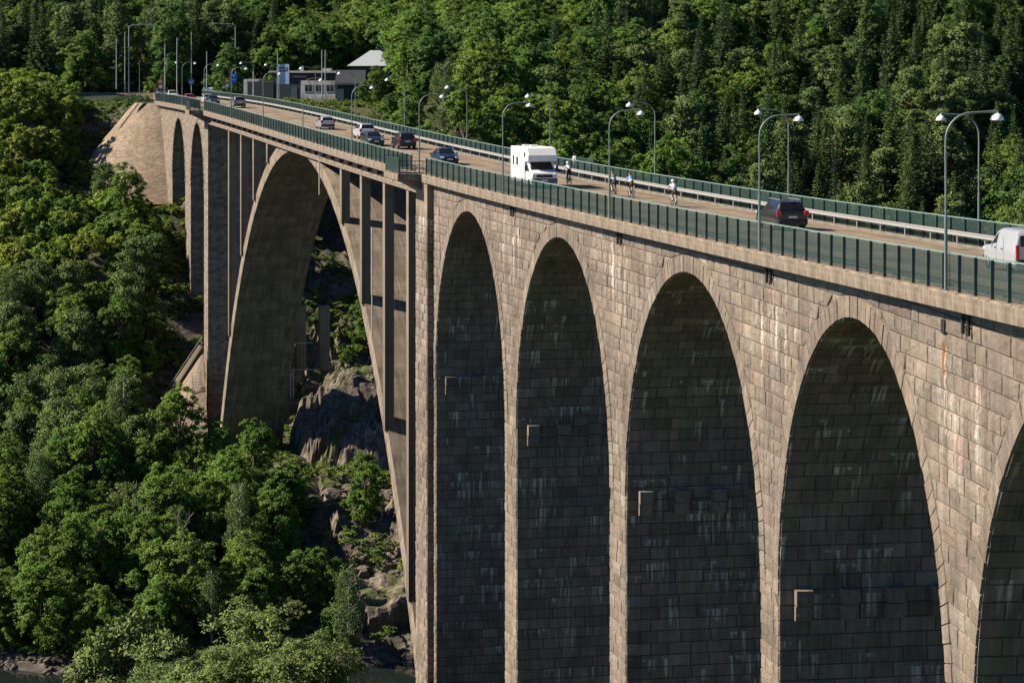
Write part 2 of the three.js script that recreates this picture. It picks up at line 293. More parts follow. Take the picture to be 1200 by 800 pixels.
// sweep a closed section (n, h over the deck) along the line
function sweep(sec, sA, sB, step = 2, sc = 1, base = deckH) {
  const so = new Soup(), k = Math.max(1, Math.ceil((sB - sA) / step)); let acc = [0]; for (let i = 0; i < sec.length; i++) { const a = sec[i], b = sec[(i + 1) % sec.length]; acc.push(acc[i] + Math.hypot(b[0] - a[0], b[1] - a[1])); }
  for (let i = 0; i < k; i++) {
    const s0 = lerp(sA, sB, i / k), s1 = lerp(sA, sB, (i + 1) / k);
    for (let j = 0; j < sec.length; j++) { const a = sec[j], b = sec[(j + 1) % sec.length]; so.quad(B(s0, a[0], base(s0) + a[1]), B(s1, a[0], base(s1) + a[1]), B(s1, b[0], base(s1) + b[1]), B(s0, b[0], base(s0) + b[1]), [[s0 * sc, acc[j] * sc], [s1 * sc, acc[j] * sc], [s1 * sc, acc[j + 1] * sc], [s0 * sc, acc[j + 1] * sc]]); }
  }
  for (const s of [sA, sB]) { const tri = THREE.ShapeUtils.triangulateShape(sec.map(q => new THREE.Vector2(q[0], q[1])), []); for (const t of tri) so.tri(...t.map(i => B(s, sec[i][0], base(s) + sec[i][1])), ...t.map(i => [sec[i][0] * sc, sec[i][1] * sc])); }
  return so.geo();
}
const corniceSec = [[-0.32, -0.06], [-0.26, 0.0], [0.75, 0.0], [0.75, -0.775], [0.1, -0.775], [0.05, -0.70], [-0.30, -0.66]];
part('cornice', sweep(corniceSec, -148, 4.1, 1.5), concMat, viaduct);
part('cornice', sweep(corniceSec.map(([n, h]) => [11 - n, h]), -148, 5.2, 3), concMat, viaduct);
part('deck_slab', sweep([[0.76, -0.02], [10.24, -0.02], [10.24, -0.7], [0.76, -0.7]], -148, 5.2, 3), concMat, viaduct);
// drain spouts under the cornice and a plaque opening
const darkIron = std(C(0.03, 0.03, 0.03), 0.6, { metalness: 0.4 });
for (const s of [-118.9, -88.0, -55.9, -26.0]) for (const d of [0, 0.75]) { const p = B(s - d, NF - 0.16, deckH(s) - 1.18); const m = part('drain_pipe', merge([new THREE.CylinderGeometry(0.075, 0.075, 0.75, 10), new THREE.CylinderGeometry(0.1, 0.1, 0.08, 10).translate(0, 0.18, 0), boxG(0.2, 0.05, 0.05, 0.12, -0.1, 0)]), darkIron, viaduct, p); m.rotation.y = heading(s); }

{ const p = B(-115.9, NF - 0.05, deckH(-115.9) - 1.5), m = part('wall_plate', merge([boxG(0.06, 0.5, 0.5), boxG(0.03, 0.56, 0.56, 0.03, 0, 0)]), darkIron, viaduct, p); m.rotation.y = heading(-115.9); }
// ---------------------------------------------------------------- concrete arch span
const span = thing('concrete_arch_span', 'slender concrete arch span with open spandrel columns crossing the water', 'bridge span');
const aI = s => { const u = s - 80; return -0.5 - 0.0074 * u * u - 4e-7 * u ** 4; };
const aT = s => 1.45 + 0.55 * (Math.abs(s - 80) / 70) ** 1.5;
const aE = s => { const u = s - 80, k = -0.0148 * u - 1.6e-6 * u ** 3, l = Math.hypot(1, k), t = aT(s); return [s - k / l * t, aI(s) + t / l]; };
const AN0 = 0.85, AN1 = 9.35;
{
  const so = new Soup(), S = []; for (let k = 0; k <= 90; k++) S.push(80 + 73.5 * (k / 45 - 1));
  let L = 0; const R = S.map((s, i) => { if (i) L += Math.hypot(s - S[i - 1], aI(s) - aI(S[i - 1])); const e = aE(s); return { i: [s, aI(s)], e, L }; });
  const v = (p, n) => B(p[0], n, p[1]);
  for (let i = 0; i < R.length - 1; i++) {
    const a = R[i], b = R[i + 1];
    so.quad(v(a.i, AN0), v(b.i, AN0), v(b.i, AN1), v(a.i, AN1), [[0, a.L], [0, b.L], [8.5, b.L], [8.5, a.L]]);
    so.quad(v(a.e, AN0), v(b.e, AN0), v(b.e, AN1), v(a.e, AN1), [[0, a.L], [0, b.L], [8.5, b.L], [8.5, a.L]]);
    for (const n of [AN0, AN1]) so.quad(v(a.i, n), v(b.i, n), v(b.e, n), v(a.e, n), [[a.L, 0], [b.L, 0], [b.L, 1.8], [a.L, 1.8]]);
  }
  part('arch_barrel', toCreasedNormals(so.geo(), 0.5), archMat, span);
}
const extAt = s => { let best = -99; for (let q = s - 3; q <= s + 3; q += 0.05) { const e = aE(q); if (Math.abs(e[0] - s) < 0.06) best = Math.max(best, e[1]); } return best; };
for (const s of [14.3, 25.4, 37.3, 48.7, 101, 113, 124.7, 137]) for (const n of [1.0, 9.2 - 0.75]) {
  const top = deckH(s) - 1.9, lo = Math.min(extAt(s - 0.55), extAt(s + 0.55)) - 0.15, g = boxG(0.86, top - lo, 1.05), p = B(s, n, (top + lo) / 2);
  part('column', g, archMat, span, p);
}
part('cornice', sweep(corniceSec, 10.3, 158.6, 2), concMat, span);
part('cornice', sweep(corniceSec.map(([n, h]) => [11 - n, h]), 5.2, 158.2, 3), concMat, span);
part('deck_slab', sweep([[0.76, -0.02], [10.24, -0.02], [10.24, -0.6], [0.76, -0.6]], 5.2, 158.2, 3), concMat, span);
for (const n of [1.0, 9.2 - 0.75]) part('girder', sweep([[n - 0.25, -0.6], [n + 0.25, -0.6], [n + 0.25, -1.7], [n + 0.45, -1.7], [n + 0.45, -1.9], [n - 0.55, -1.9], [n - 0.55, -1.7], [n - 0.25, -1.7]], 9.3, 158.2, 3), concMat, span);
for (let s = 15; s < 157; s += 6) part('cross_beam', boxG(7.2, 0.9, 0.4), concMat, span, B(s, 4.7, deckH(s) - 1.1));
for (let s = 17; s < 157; s += 5.2) part('bracket', boxG(0.5, 0.32, 0.3), darkIron, span, B(s, 0.55, deckH(s) - 1.15));
// service pipe climbing the arch and the pole fixed to it
part('service_pipe', merge(Array.from({ length: 30 }, (_, i) => { const a = aE(92 + i * 1.9), b = aE(92 + (i + 1) * 1.9); return tubeG(B(a[0], AN0 + 0.2, a[1] + 0.14), B(b[0], AN0 + 0.2, b[1] + 0.14), 0.06, 0.06, 6); })), darkIron, span);
part('service_pipe', merge([tubeG(B(61.5, 0.5, deckH(61) - 0.8), B(61.5, 0.5, deckH(61) - 5.4), 0.07, 0.07, 6), tubeG(B(31.2, 0.55, -6), B(31.2, 0.55, -16), 0.06, 0.06, 6)]), std(C(0.45, 0.42, 0.38), 0.6), span);
for (const s of [108.0, 83.4, 59.8]) part('sign_plate', merge([boxG(0.05, 0.95, 0.8), boxG(0.3, 0.06, 0.06, 0.15, 0.2, 0)]), darkIron, span, B(s, -0.42, deckH(s) + 0.72));

// ---------------------------------------------------------------- stone viaduct on the far bank
const farViaduct = thing('stone_viaduct', 'granite viaduct with two tall narrow arches between the concrete arch and the paved embankment', 'viaduct');
const farStoneT = tex(512, 512, (x, y) => { const row = Math.floor(y / 16), o = hash2(row, 5) * 64, cx = Math.floor((x + o) / 32) , jx = (x + o) % 32 < 1.5, jy = y % 16 < 1.5, t = hash2(cx % 16, row), st = 0.2 * (fbm(x / 6, y / 90, 3) - 0.5), v = 0.7 + 0.2 * (t - 0.5) + st + 0.16 * (hash2(x, y) - 0.5) - (jx || jy ? 0.16 : 0); return [v, v, v]; });
const farStone = std(C(0.40, 0.325, 0.25), 0.95, { map: again(farStoneT, 0.08, 0.08), bumpMap: again(farStoneT, 0.08, 0.08), bumpScale: 0.02 });
{
  const FA = [[171.6, 8.4, 9.5], [196.6, 9.2, 9.5]].map(([c, a, b]) => ({ c, a, b, top: deckH(c) - 2.2, spring: deckH(c) - 2.2 - b }));
  const xs = [158.4, 163.2, 180.0, 187.4, 205.8, 228];
  xs.slice(0, -1).forEach((a, i) => {
    const b = xs[i + 1], A = i === 1 ? FA[0] : i === 3 ? FA[1] : null, so = new Soup(), n = A ? 32 : 3, lowAt = [-60, 0, -34, 0, -14][i];
    const S = k => A ? A.c - A.a * Math.cos(Math.PI * k / n) : a + (b - a) * k / n;
    for (let k = 0; k < n; k++) {
      const s0 = S(k), s1 = S(k + 1), l0 = A ? soffit(A, s0) : lowAt, l1 = A ? soffit(A, s1) : lowAt, t0 = wallTop(s0), t1 = wallTop(s1);
      for (const nn of [NF, NB]) so.quad(B(s0, nn, l0), B(s1, nn, l1), B(s1, nn, t1), B(s0, nn, t0), [[s0, l0], [s1, l1], [s1, t1], [s0, t0]]);
      if (A) so.quad(B(s0, NF, l0), B(s0, NB, l0), B(s1, NB, l1), B(s1, NF, l1), [[0, l0], [10, l0], [10, l1], [0, l1]]);
    }
    if (!A) for (const s of [a, b]) so.quad(B(s, NF, lowAt), B(s, NB, lowAt), B(s, NB, wallTop(s)), B(s, NF, wallTop(s)), [[0, lowAt], [10, lowAt], [10, wallTop(s)], [0, wallTop(s)]]);
    part(A ? 'spandrel_wall' : i === 4 ? 'abutment_wall' : 'pier', so.geo(), farStone, farViaduct);
  });
  for (const A of FA) { const so = new Soup(); const P = (th, d) => [A.c + (A.a + d) * Math.cos(th), A.spring + (A.b + d) * Math.sin(th)]; for (let k = 0; k < 41; k++) { const t0 = Math.PI * k / 41, t1 = Math.PI * (k + 1) / 41; stone(so, [P(t0, 0), P(t0, 0.8), P(t1, 0.8), P(t1, 0)], facMap, (x, y) => [x, y], 0.05, C(1, 1, 1), 0.02); } part('arch_ring', so.geo(), farStone, farViaduct).userData.kind = 'stuff'; }
  part('cornice', sweep(corniceSec, 163.6, 228, 2), concMat, farViaduct);
  part('cornice', sweep(corniceSec.map(([n, h]) => [11 - n, h]), 158.2, 228, 3), concMat, farViaduct);
  part('deck_slab', sweep([[0.76, -0.02], [10.24, -0.02], [10.24, -0.7], [0.76, -0.7]], 158.2, 228, 3), concMat, farViaduct);
}
// lookout balconies over the two main piers
function balcony(s0, s1, side, label) {
  const t = thing('lookout_balcony', label, 'balcony'), n0 = side < 0 ? -2.25 : 13.25, n1 = side < 0 ? 0.74 : 10.3, lo = Math.min(n0, n1), hi = Math.max(n0, n1);
  part('slab', sweep([[lo, 0.002], [hi, 0.002], [hi, -0.55], [lo, -0.55]], s0, s1, 20), concMat, t);
  part('haunch', sweep(side < 0 ? [[-1.7, -0.552], [0.38, -0.552], [0.38, -1.7]] : [[12.7, -0.552], [10.62, -0.552], [10.62, -1.7]], s0 + 0.5, s1 - 0.5, 20), concMat, t);
  const pg = railPanelG(s1 - s0 - 0.1), ni = side < 0 ? n0 + 0.1 : n0 - 0.1, g = part('railing_panel', pg, railMat, t, B((s0 + s1) / 2, ni, deckH((s0 + s1) / 2)));
  for (const s of [s0 + 0.06, (s0 + s1) / 2, s1 - 0.06]) part('railing_post', railPostG, railMat, t, B(s, ni, deckH(s)));
  const far = part('railing_panel', railPanelG(1.95), railMat, t, B(s1 - 0.1, (n0 + (side < 0 ? 0 : 11)) / 2, deckH(s1))); far.rotation.y = Math.PI / 2;
  const bars = []; for (const y of [0.1, 0.4, 0.75, 1.1]) bars.push(tubeG(B(s0 + 0.1, ni, deckH(s0) + y), B(s0 + 0.1, side < 0 ? -0.1 : 11.1, deckH(s0) + y), y === 0.1 ? 0.045 : 0.022, undefined, 6)); for (let k = 0; k <= 3; k++) { const n = lerp(ni, side < 0 ? -0.1 : 11.1, k / 3); bars.push(tubeG(B(s0 + 0.1, n, deckH(s0)), B(s0 + 0.1, n, deckH(s0) + 1.1), 0.025, undefined, 6)); }
  part('open_rail', merge(bars), darkIron, t);
  return t;
}
// ---------------------------------------------------------------- road, kerbs, railings, lamps
const asphaltT = tex(1024, 1024, (x, y) => { const a = 0.22 * (fbm(x / 128, y / 128, 5, 8) - 0.5), b = 0.16 * (hash2(x, y) - 0.5), track = -0.05 * Math.max(0, Math.cos((x / 1024) * Math.PI * 10)) , seam = Math.abs((x % 512) - 256 + 14 * (fbm(y / 60, 3, 3) - 0.5)) < 2 ? -0.16 : 0, patch = sstep(0.62, 0.66, vnoise(x / 150 + 40, y / 260 + 11)) * -0.08, v = 0.66 + a + b + track + seam + patch; return [v * 1.03, v * 0.97, v * 0.88]; });
const roadMat = std(C(0.52, 0.462, 0.385), 0.92, { map: again(asphaltT, 1 / 9.6, 1 / 24), bumpMap: again(bumpT, 1, 1), bumpScale: 0.004 });
{
  const so = new Soup(), sA = -148, sB = 332, k = 180, W = s => lerp(0, 0, 0);
  for (let i = 0; i < k; i++) { const s0 = lerp(sA, sB, i / k), s1 = lerp(sA, sB, (i + 1) / k); for (let j = 0; j < 4; j++) { const n0 = lerp(0.62, 10.38, j / 4), n1 = lerp(0.62, 10.38, (j + 1) / 4); const y = (s, n) => deckH(s) + 0.02 + 0.06 * (1 - ((n - 5.5) / 4.9) ** 2); so.quad(B(s0, n0, y(s0, n0)), B(s1, n0, y(s1, n0)), B(s1, n1, y(s1, n1)), B(s0, n1, y(s0, n1)), [[n0, s0], [n0, s1], [n1, s1], [n1, s0]]); } }
  structure('road', toCreasedNormals(so.geo(), 0.6), roadMat);
}
const kerbMat = std(C(0.3, 0.27, 0.23), 0.9, { map: again(concreteT, 0.5, 0.5) });
structure('kerb', sweep([[0.3, 0.004], [0.3, 0.14], [0.56, 0.14], [0.61, 0.1], [0.61, 0.004]], -148, 228, 3), kerbMat);
structure('kerb', sweep([[10.7, 0.004], [10.7, 0.14], [10.44, 0.14], [10.39, 0.1], [10.39, 0.004]], -148, 260, 3), kerbMat);

const railMat = std(C(0.034, 0.072, 0.065), 0.55, { metalness: 0.1 });
const railTopMat = std(C(0.17, 0.26, 0.235), 0.5, { metalness: 0.1 });
const PITCH = 2.1;
const panelCache = {};
function railPanelG(len) {                              // a framed infill of thin vertical bars
  const key = len.toFixed(2); if (panelCache[key]) return panelCache[key];
  const l = [], n = Math.round(len / 0.055);
  for (let i = 0; i < n; i++) l.push(boxG(0.005, 1.14, 0.026, 0, 0.72, -len / 2 + (i + 0.5) * len / n));
  for (const y of [0.13, 0.7, 1.3]) l.push(boxG(0.012, 0.035, len, 0.008, y, 0));
  return panelCache[key] = merge(l);
}
const railPostG = merge([boxG(0.11, 1.36, 0.05, 0.06, 0.68, 0), boxG(0.16, 0.02, 0.14, 0.06, 0.01, 0)]);
const railPostOutG = merge([boxG(0.12, 1.36, 0.06, -0.065, 0.68, 0), boxG(0.16, 0.02, 0.14, -0.06, 0.01, 0)]);
const railTopG = boxG(0.1, 0.05, PITCH, 0.03, 1.385, 0);
function railing(label, sA, sB, n, flip, group) {
  const t = thing('railing', label, 'railing', group), k = Math.round((sB - sA) / PITCH), p = (sB - sA) / k;
  for (let i = 0; i <= k; i++) {
    const s = sA + i * p, m = part('post', flip ? railPostG : railPostOutG, railMat, t, B(s, n, deckH(s))); m.rotation.y = heading(s) + (flip ? Math.PI : 0);
    if (i === k) break;
    const a = B(s, n, deckH(s)), b = B(s + p, n, deckH(s + p)), mid = a.clone().lerp(b, 0.5), yaw = Math.atan2(-(b.x - a.x), -(b.z - a.z)), tilt = Math.atan2(b.y - a.y, Math.hypot(b.x - a.x, b.z - a.z));
    for (const [nm, g, mt] of [['panel', railPanelG(2.04), railMat], ['top_rail', railTopG, railTopMat]]) { const q = part(nm, g, mt, t, mid); q.rotation.order = 'YXZ'; q.rotation.set(flip ? -tilt : tilt, yaw + (flip ? Math.PI : 0), 0); q.scale.z = p / PITCH; }
  }
  return t;
}
railing('long green barred railing on the cornice of the big granite viaduct', -147, 3.0, 0, 0);
railing('green barred railing on the cornice of the concrete arch span', 9.2, 158.0, 0, 0);
railing('short green barred railing above the two narrow arches at the far bank', 164, 227.5, 0, 0);
railing('long green barred railing along the forest side of the road', -147, 256, 11, 1);
{ const t = thing('railing', 'green railing turning away from the road end at the top of the paved embankment', 'railing');  // along the top of the embankment, leaving to the left
  for (let i = 0; i < 6; i++) { const q = V(-1.4 - i * 2.05, deckH(228) - 0.1, -228.6); const m = part('panel', railPanelG(2.04), railMat, t, q); m.rotation.y = Math.PI / 2; const r = part('top_rail', railTopG, railTopMat, t, q); r.rotation.y = Math.PI / 2; const o = part('post', railPostG, railMat, t, q.clone().add(V(-1.0, 0, 0))); o.rotation.y = Math.PI / 2; } }
balcony(4.1, 10.3, -1, 'lookout balcony over the main pier between the granite viaduct and concrete arch');
balcony(158.6, 163.5, -1, 'lookout balcony over the far pier beside the two narrow arches');
balcony(-1, 6, 1, 'small railed balcony on the forest side of the road behind the motorhome');
// steel crash barrier in front of the forest-side railing
{
  const t = thing('crash_barrier', 'pale steel crash barrier in front of the forest side railing', 'barrier'), galv = std(C(0.34, 0.335, 0.325), 0.5, { metalness: 0.3 });
  const z = 10.52, sec = [[z, 0.53], [z - 0.035, 0.55], [z - 0.035, 0.60], [z, 0.63], [z, 0.67], [z - 0.035, 0.70], [z - 0.035, 0.75], [z, 0.77], [z + 0.006, 0.77], [z + 0.006, 0.53]];
  for (let s = -147; s < 250; s += 8) part('beam', sweep(sec, s, Math.min(s + 8.0, 252), 2), galv, t);
  const pg = boxG(0.06, 0.76, 0.1, 0.02, 0.38, 0);
  for (let s = -146; s < 250; s += 4) { const m = part('post', pg, galv, t, B(s, 10.57, deckH(s))); m.rotation.y = heading(s); }
}
// street lamps: tapered pole with a bent arm and a white dome
const poleMat = std(C(0.15, 0.20, 0.185), 0.5, { metalness: 0.2 }), domeMat = std(C(0.80, 0.80, 0.77), 0.35);
const lampPoleG = (() => {
  const H = 6.55, R = 1.0, pts = [V(0, 0, 0), V(0, 2.2, 0), V(0, 4.2, 0)]; for (let k = 0; k <= 6; k++) { const a = k / 6 * Math.PI / 2; pts.push(V(R - R * Math.cos(a), H - R + R * Math.sin(a), 0)); } pts.push(V(1.5, H + 0.03, 0), V(1.95, H + 0.06, 0));
  const g = new THREE.TubeGeometry(new THREE.CatmullRomCurve3(pts), 48, 0.043, 10);
  return merge([g, tubeG(V(0, 0, 0), V(0, 2.6, 0), 0.068, 0.062, 12), tubeG(V(0, 2.6, 0), V(0, 2.75, 0), 0.062, 0.043, 12), new THREE.CylinderGeometry(0.14, 0.14, 0.03, 12).translate(0, 0.015, 0)]);
})();
const lampDomeG = new THREE.LatheGeometry([[0.0, 0.30], [0.05, 0.30], [0.06, 0.24], [0.12, 0.22], [0.19, 0.16], [0.235, 0.07], [0.25, 0.0], [0.235, -0.01], [0.22, 0.0], [0.18, 0.1], [0.0, 0.14]].map(([x, y]) => new THREE.Vector2(x, y)), 24);
function lamp(s, n, turn, label, group, yBase) {
  const t = thing('street_lamp', label, 'street lamp', group, B(s, n, yBase ?? deckH(s)), heading(s) + turn);
  part('pole', lampPoleG, poleMat, t); const d = part('lamp_head', lampDomeG, domeMat, t, V(1.95, 6.28, 0)); part('neck', new THREE.CylinderGeometry(0.035, 0.05, 0.1, 10).translate(0, 0.32, 0), poleMat, d); return t;
}
const nearLampX = [-118, -88.1, -55.4, -25.1, 5.6, 38.2, 68.6, 99, 128.7, 158.3, 186.7, 213.2];
nearLampX.forEach(s => lamp(s, -0.14, 0, 'slim grey street lamp with a white dome standing on the open side of the bridge', 'lamps along the open side of the bridge'));
const farLampX = [-118, -87.5, -55.6, -25.5, 5.6, 38.2, 69.5, 100.3, 130.2, 162.8, 189.8];
farLampX.slice(1).forEach(s => lamp(s, 11.16, Math.PI, 'slim grey street lamp with a white dome standing on the forest side of the bridge', 'lamps along the forest side of the bridge'));
// ---------------------------------------------------------------- land, water
const WATER = -60;
const leftP = [[40, -72], [84, -62.5], [90, -58.6], [100, -55.5], [125, -46], [150, -42.5], [160, -40], [172, -29], [186, -19.5], [205, -11], [216, -6.5], [228, 0.5], [236, 2.0], [330, 2.6], [365, 6], [400, 18], [470, 50], [600, 110], [900, 220]];
const rightP = [[300, -66], [370, -50], [425, -27], [480, -10], [560, 22], [700, 82], [900, 150], [1300, 240]];
const nearP = [[-260, -6], [-200, -12], [-150, -19], [-100, -28], [-60, -38], [-20, -50], [6, -58], [20, -62], [40, -72]];
function landH(n, s) {
  if (s < 40) return pw(nearP, s + 6 * (vnoise(n / 25, s / 25) - 0.5)) + 2.5 * (fbm(n / 9, s / 9, 3) - 0.5);
  const z = 0.9725 * (s + 207.7) + 0.2328 * (n + 43.2), wob = 10 * (fbm(n / 34 + 3, s / 60, 2) - 0.5);
  const sEff = s - 13 * sstep(-22, -15, n) * sstep(3, 1, n) * sstep(200, 212, s) * sstep(250, 234, s);
  const l = pw(leftP, sEff + wob * sstep(222, 195, s)) - 0.02 * Math.max(0, -n - 10) * (s < 228 ? 8 : 1), r = pw(rightP, z), k = sstep(45, 105, n - 0.1 * (s - 230));
  let h = lerp(l, r, k);
  const steep = sstep(232, 215, s) * sstep(60, 80, s), rocky = steep * (0.35 + 0.65 * sstep(6, 14, n));
  if (rocky > 0.05) { const cr = Math.abs(fbm(n / 2.6 + 3, s / 3.4, 3) - 0.5) * 2; h += rocky * sstep(0.2, 0.6, rocky) * (1.5 * (cr - 0.3) + 0.9 * (Math.floor(3 * fbm(n / 5 + 40, s / 3, 2)) / 3)); }
  h += rocky * 5.5 * (Math.abs(fbm(n / 8.5, s / 8.5 + 20, 4) - 0.5) * 2 - 0.3) + steep * 2.2 * (fbm(n / 4, s / 4, 4) - 0.5) + (1 - steep) * 1.6 * (fbm(n / 22, s / 22, 3) - 0.5) * sstep(6, 22, Math.abs(n - 5.5));
  if (s > 226) { const road = sstep(13, 7.5, Math.abs(n - 5.5)) * sstep(345, 325, s); h = lerp(h, deckH(s) - 0.35, road); }
  else { const under = sstep(9, 5.5, Math.abs(n - 5.5)) * sstep(135, 150, s); h = lerp(h, Math.min(h, pw(leftP, s)), under); }
  return h;
}
const landT = tex(512, 512, (x, y) => { const a = fbm(x / 64, y / 64, 5, 8), b = hash2(x, y), v = 0.62 + 0.5 * (a - 0.5) + 0.3 * (b - 0.5); return [v, v, v]; });
const landMat = std(0xffffff, 1, { vertexColors: true, map: again(landT, 1, 1), bumpMap: again(bumpT, 1, 1), bumpScale: 0.12 });
function landMesh(name, n0, n1, s0, s1, step) {
  const w = Math.round((n1 - n0) / step), d = Math.round((s1 - s0) / step), pos = [], uv = [], col = [], idx = [], h = [];
  for (let j = 0; j <= d; j++) for (let i = 0; i <= w; i++) { const n = n0 + i * (n1 - n0) / w, s = s0 + j * (s1 - s0) / d, y = landH(n, s); h.push(y); pos.push(n, y, -s); uv.push(n / 6, s / 6 + y / 6); }
  for (let j = 0; j <= d; j++) for (let i = 0; i <= w; i++) {
    const g = (a, b) => h[clamp(b, 0, d) * (w + 1) + clamp(a, 0, w)], sl = Math.hypot(g(i + 1, j) - g(i - 1, j), g(i, j + 1) - g(i, j - 1)) / (2 * step), n = n0 + i * step, s = s0 + j * step;
    const nz = fbm(n / 5, s / 5, 3), rock = s > 40 ? clamp((sl - 0.62 + 0.7 * (nz - 0.5)) * 3) : 0.1, gr = fbm(n / 14 + 7, s / 14, 3), shore = y => sstep(WATER + 3.2, WATER + 1.4, y), k = Math.max(rock, shore(g(i, j)));
    const grass = [lerp(0.06, 0.12, gr), lerp(0.085, 0.14, gr), lerp(0.02, 0.035, gr)], rk = [0.19, 0.165, 0.135].map(v => v * lerp(0.6, 1.25, nz));
    col.push(lerp(grass[0], rk[0], k) * 1.4, lerp(grass[1], rk[1], k) * 1.4, lerp(grass[2], rk[2], k) * 1.4);
  }
  for (let j = 0; j < d; j++) for (let i = 0; i < w; i++) { const a = j * (w + 1) + i; idx.push(a, a + 1, a + w + 2, a, a + w + 2, a + w + 1); }
  const g = new THREE.BufferGeometry(); g.setAttribute('position', new THREE.Float32BufferAttribute(pos, 3)); g.setAttribute('uv', new THREE.Float32BufferAttribute(uv, 2)); g.setAttribute('color', new THREE.Float32BufferAttribute(col, 3)); g.setIndex(idx); g.computeVertexNormals();
  return structure(name, g, landMat);
}
landMesh('hillside', -52, 68, 60, 262, 0.7);
landMesh('terrain', -420, -52, 60, 760, 8); landMesh('terrain', 68, 620, 60, 760, 8); landMesh('terrain', -52, 68, 262, 760, 6);
landMesh('near_bank', -300, 300, -300, 38, 6);
const waterMat = std(C(0.012, 0.018, 0.016), 0.06, { bumpMap: again(bumpT, 90, 90), bumpScale: 0.003 });
structure('water', new THREE.PlaneGeometry(1400, 700).rotateX(-Math.PI / 2).translate(100, WATER, -250), waterMat);

const paveT = tex(512, 512, (x, y) => { const row = Math.floor(y / 10.24), o = hash2(row, 9) * 60, c = Math.floor((x + o) / 20), t_ = hash2(c, row), j = y % 10.24 < 1.6 || (x + o) % 20 < 1.6, v = 0.80 + 0.16 * (t_ - 0.5) + 0.2 * (fbm(x / 50, y / 50, 3, 0) - 0.5) + 0.12 * (hash2(x, y) - 0.5) - (j ? 0.16 : 0); return [v, v * 0.98, v * 0.95]; });
const paveMat = std(C(0.42, 0.345, 0.265), 0.95, { map: again(paveT, 0.08, 0.1), bumpMap: again(paveT, 0.08, 0.1), bumpScale: 0.08 });
// paved embankment round the road end, courses of pitched stone
{
  const t = thing('stone_embankment', 'sunlit cone of pitched stone paving under the far road end', 'embankment'), so = new Soup(), cs = 230.5, cn = 2.2, NA = 34, NR = 26;
  const pt = (a, r) => { const R = lerp(5.6, 19, r), q = fbm(a * 7 + 5, r * 9, 3) - 0.5; return B(cs - R * Math.sin(a), cn - R * Math.cos(a), lerp(deckH(228) - 0.45, -13.2, r) + 0.22 * q); };
  for (let i = 0; i < NA; i++) for (let j = 0; j < NR; j++) { const a0 = -0.75 + 2.3 * i / NA, a1 = -0.75 + 2.3 * (i + 1) / NA, r0 = j / NR, r1 = (j + 1) / NR; so.quad(pt(a0, r0), pt(a1, r0), pt(a1, r1), pt(a0, r1), [[a0 * 12, -r0 * 18], [a1 * 12, -r0 * 18], [a1 * 12, -r1 * 18], [a0 * 12, -r1 * 18]]); }
  part('paving', mergeVertices(so.geo()), paveMat, t);
  const top = new Soup(); for (let i = 0; i < NA; i++) { const a0 = -0.75 + 2.3 * i / NA, a1 = -0.75 + 2.3 * (i + 1) / NA, c = B(cs, cn, deckH(228) - 0.42); top.tri(pt(a0, 0), pt(a1, 0), c); } part('grass_top', top.geo(), std(C(0.16, 0.17, 0.06), 1), t);
}
// rock: lumpy boulders
function rockG(sd) {                                    // broken rock: a lump cut by random planes, then roughened
  const keep = seed; seed = sd * 77; const g0 = mergeVertices(new THREE.IcosahedronGeometry(1, 5).deleteAttribute('normal').deleteAttribute('uv')), p = g0.attributes.position, cut = Array.from({ length: 17 }, () => { const z = rr(-1, 1), a = rr(0, 6.283), r = Math.sqrt(1 - z * z); return [V(r * Math.cos(a), z, r * Math.sin(a)), rr(0.62, 1.0)]; });
  for (let i = 0; i < p.count; i++) { const v = V(p.getX(i), p.getY(i), p.getZ(i)).normalize(); let R = 1.25; for (const [n, d] of cut) { const k = v.dot(n); if (k > 0.05) R = Math.min(R, d / k); } R *= 1 + 0.16 * (fbm(v.x * 4 + sd, v.y * 4 + v.z * 3, 3) - 0.5); v.multiplyScalar(R); p.setXYZ(i, v.x, v.y * 0.8, v.z); }
  const n = toCreasedNormals(g0, 0.35), uv = []; for (let i = 0; i < n.attributes.position.count; i++) uv.push(n.attributes.position.getX(i) * 0.4, n.attributes.position.getY(i) * 0.4 + n.attributes.position.getZ(i) * 0.3); n.setAttribute('uv', new THREE.Float32BufferAttribute(uv, 2)); seed = keep; return n;
}
const rockGs = [1, 2, 3, 4, 5].map(k => rockG(k)), rockMats = [[0.27, 0.22, 0.17], [0.22, 0.185, 0.15], [0.31, 0.25, 0.19]].map(c => std(C(...c), 0.95, { map: again(landT, 1.3, 1.3), bumpMap: again(bumpT, 1, 1), bumpScale: 0.06 }));
function boulders(label, group, spots) { for (const [n, s, r, dy = 0] of spots) { const m = shade(new THREE.Mesh(pick(rockGs), pick(rockMats))); m.name = numbered('boulder'); m.userData = { label, category: 'rock', group }; m.position.set(n, landH(n, s) + dy, -s); m.rotation.set(rr(-0.4, 0.4), rr(0, 6.3), rr(-0.4, 0.4)); m.scale.set(r * rr(0.8, 1.3), r * rr(0.7, 1.1), r * rr(0.8, 1.3)); scene.add(m); } }
boulders('weathered granite outcrop on the slope seen through the concrete arch', 'rocks under the arch', Array.from({ length: 22 }, () => { const s = rr(92, 188); return [rr(11, 38), s, rr(0.5, 1.4), 0.9]; }));
boulders('pale boulder lying at the waterline of the far bank', 'shore boulders', Array.from({ length: 230 }, () => { const n = rr(-40, 34); let s = 76; while (landH(n, s) < WATER + 0.1 && s < 120) s += 0.5; return [n, s + rr(-1.0, 2.6), rr(0.18, 0.6)]; }));
boulders('grey rubble stone beside the paved embankment', 'rubble beside the embankment', Array.from({ length: 120 }, () => { const k = rnd(); return [lerp(-4.5, -18, k) + rr(-2.5, 0.5), lerp(229, 224, k) + rr(-2, 3), rr(0.3, 0.75), 0.1]; }));

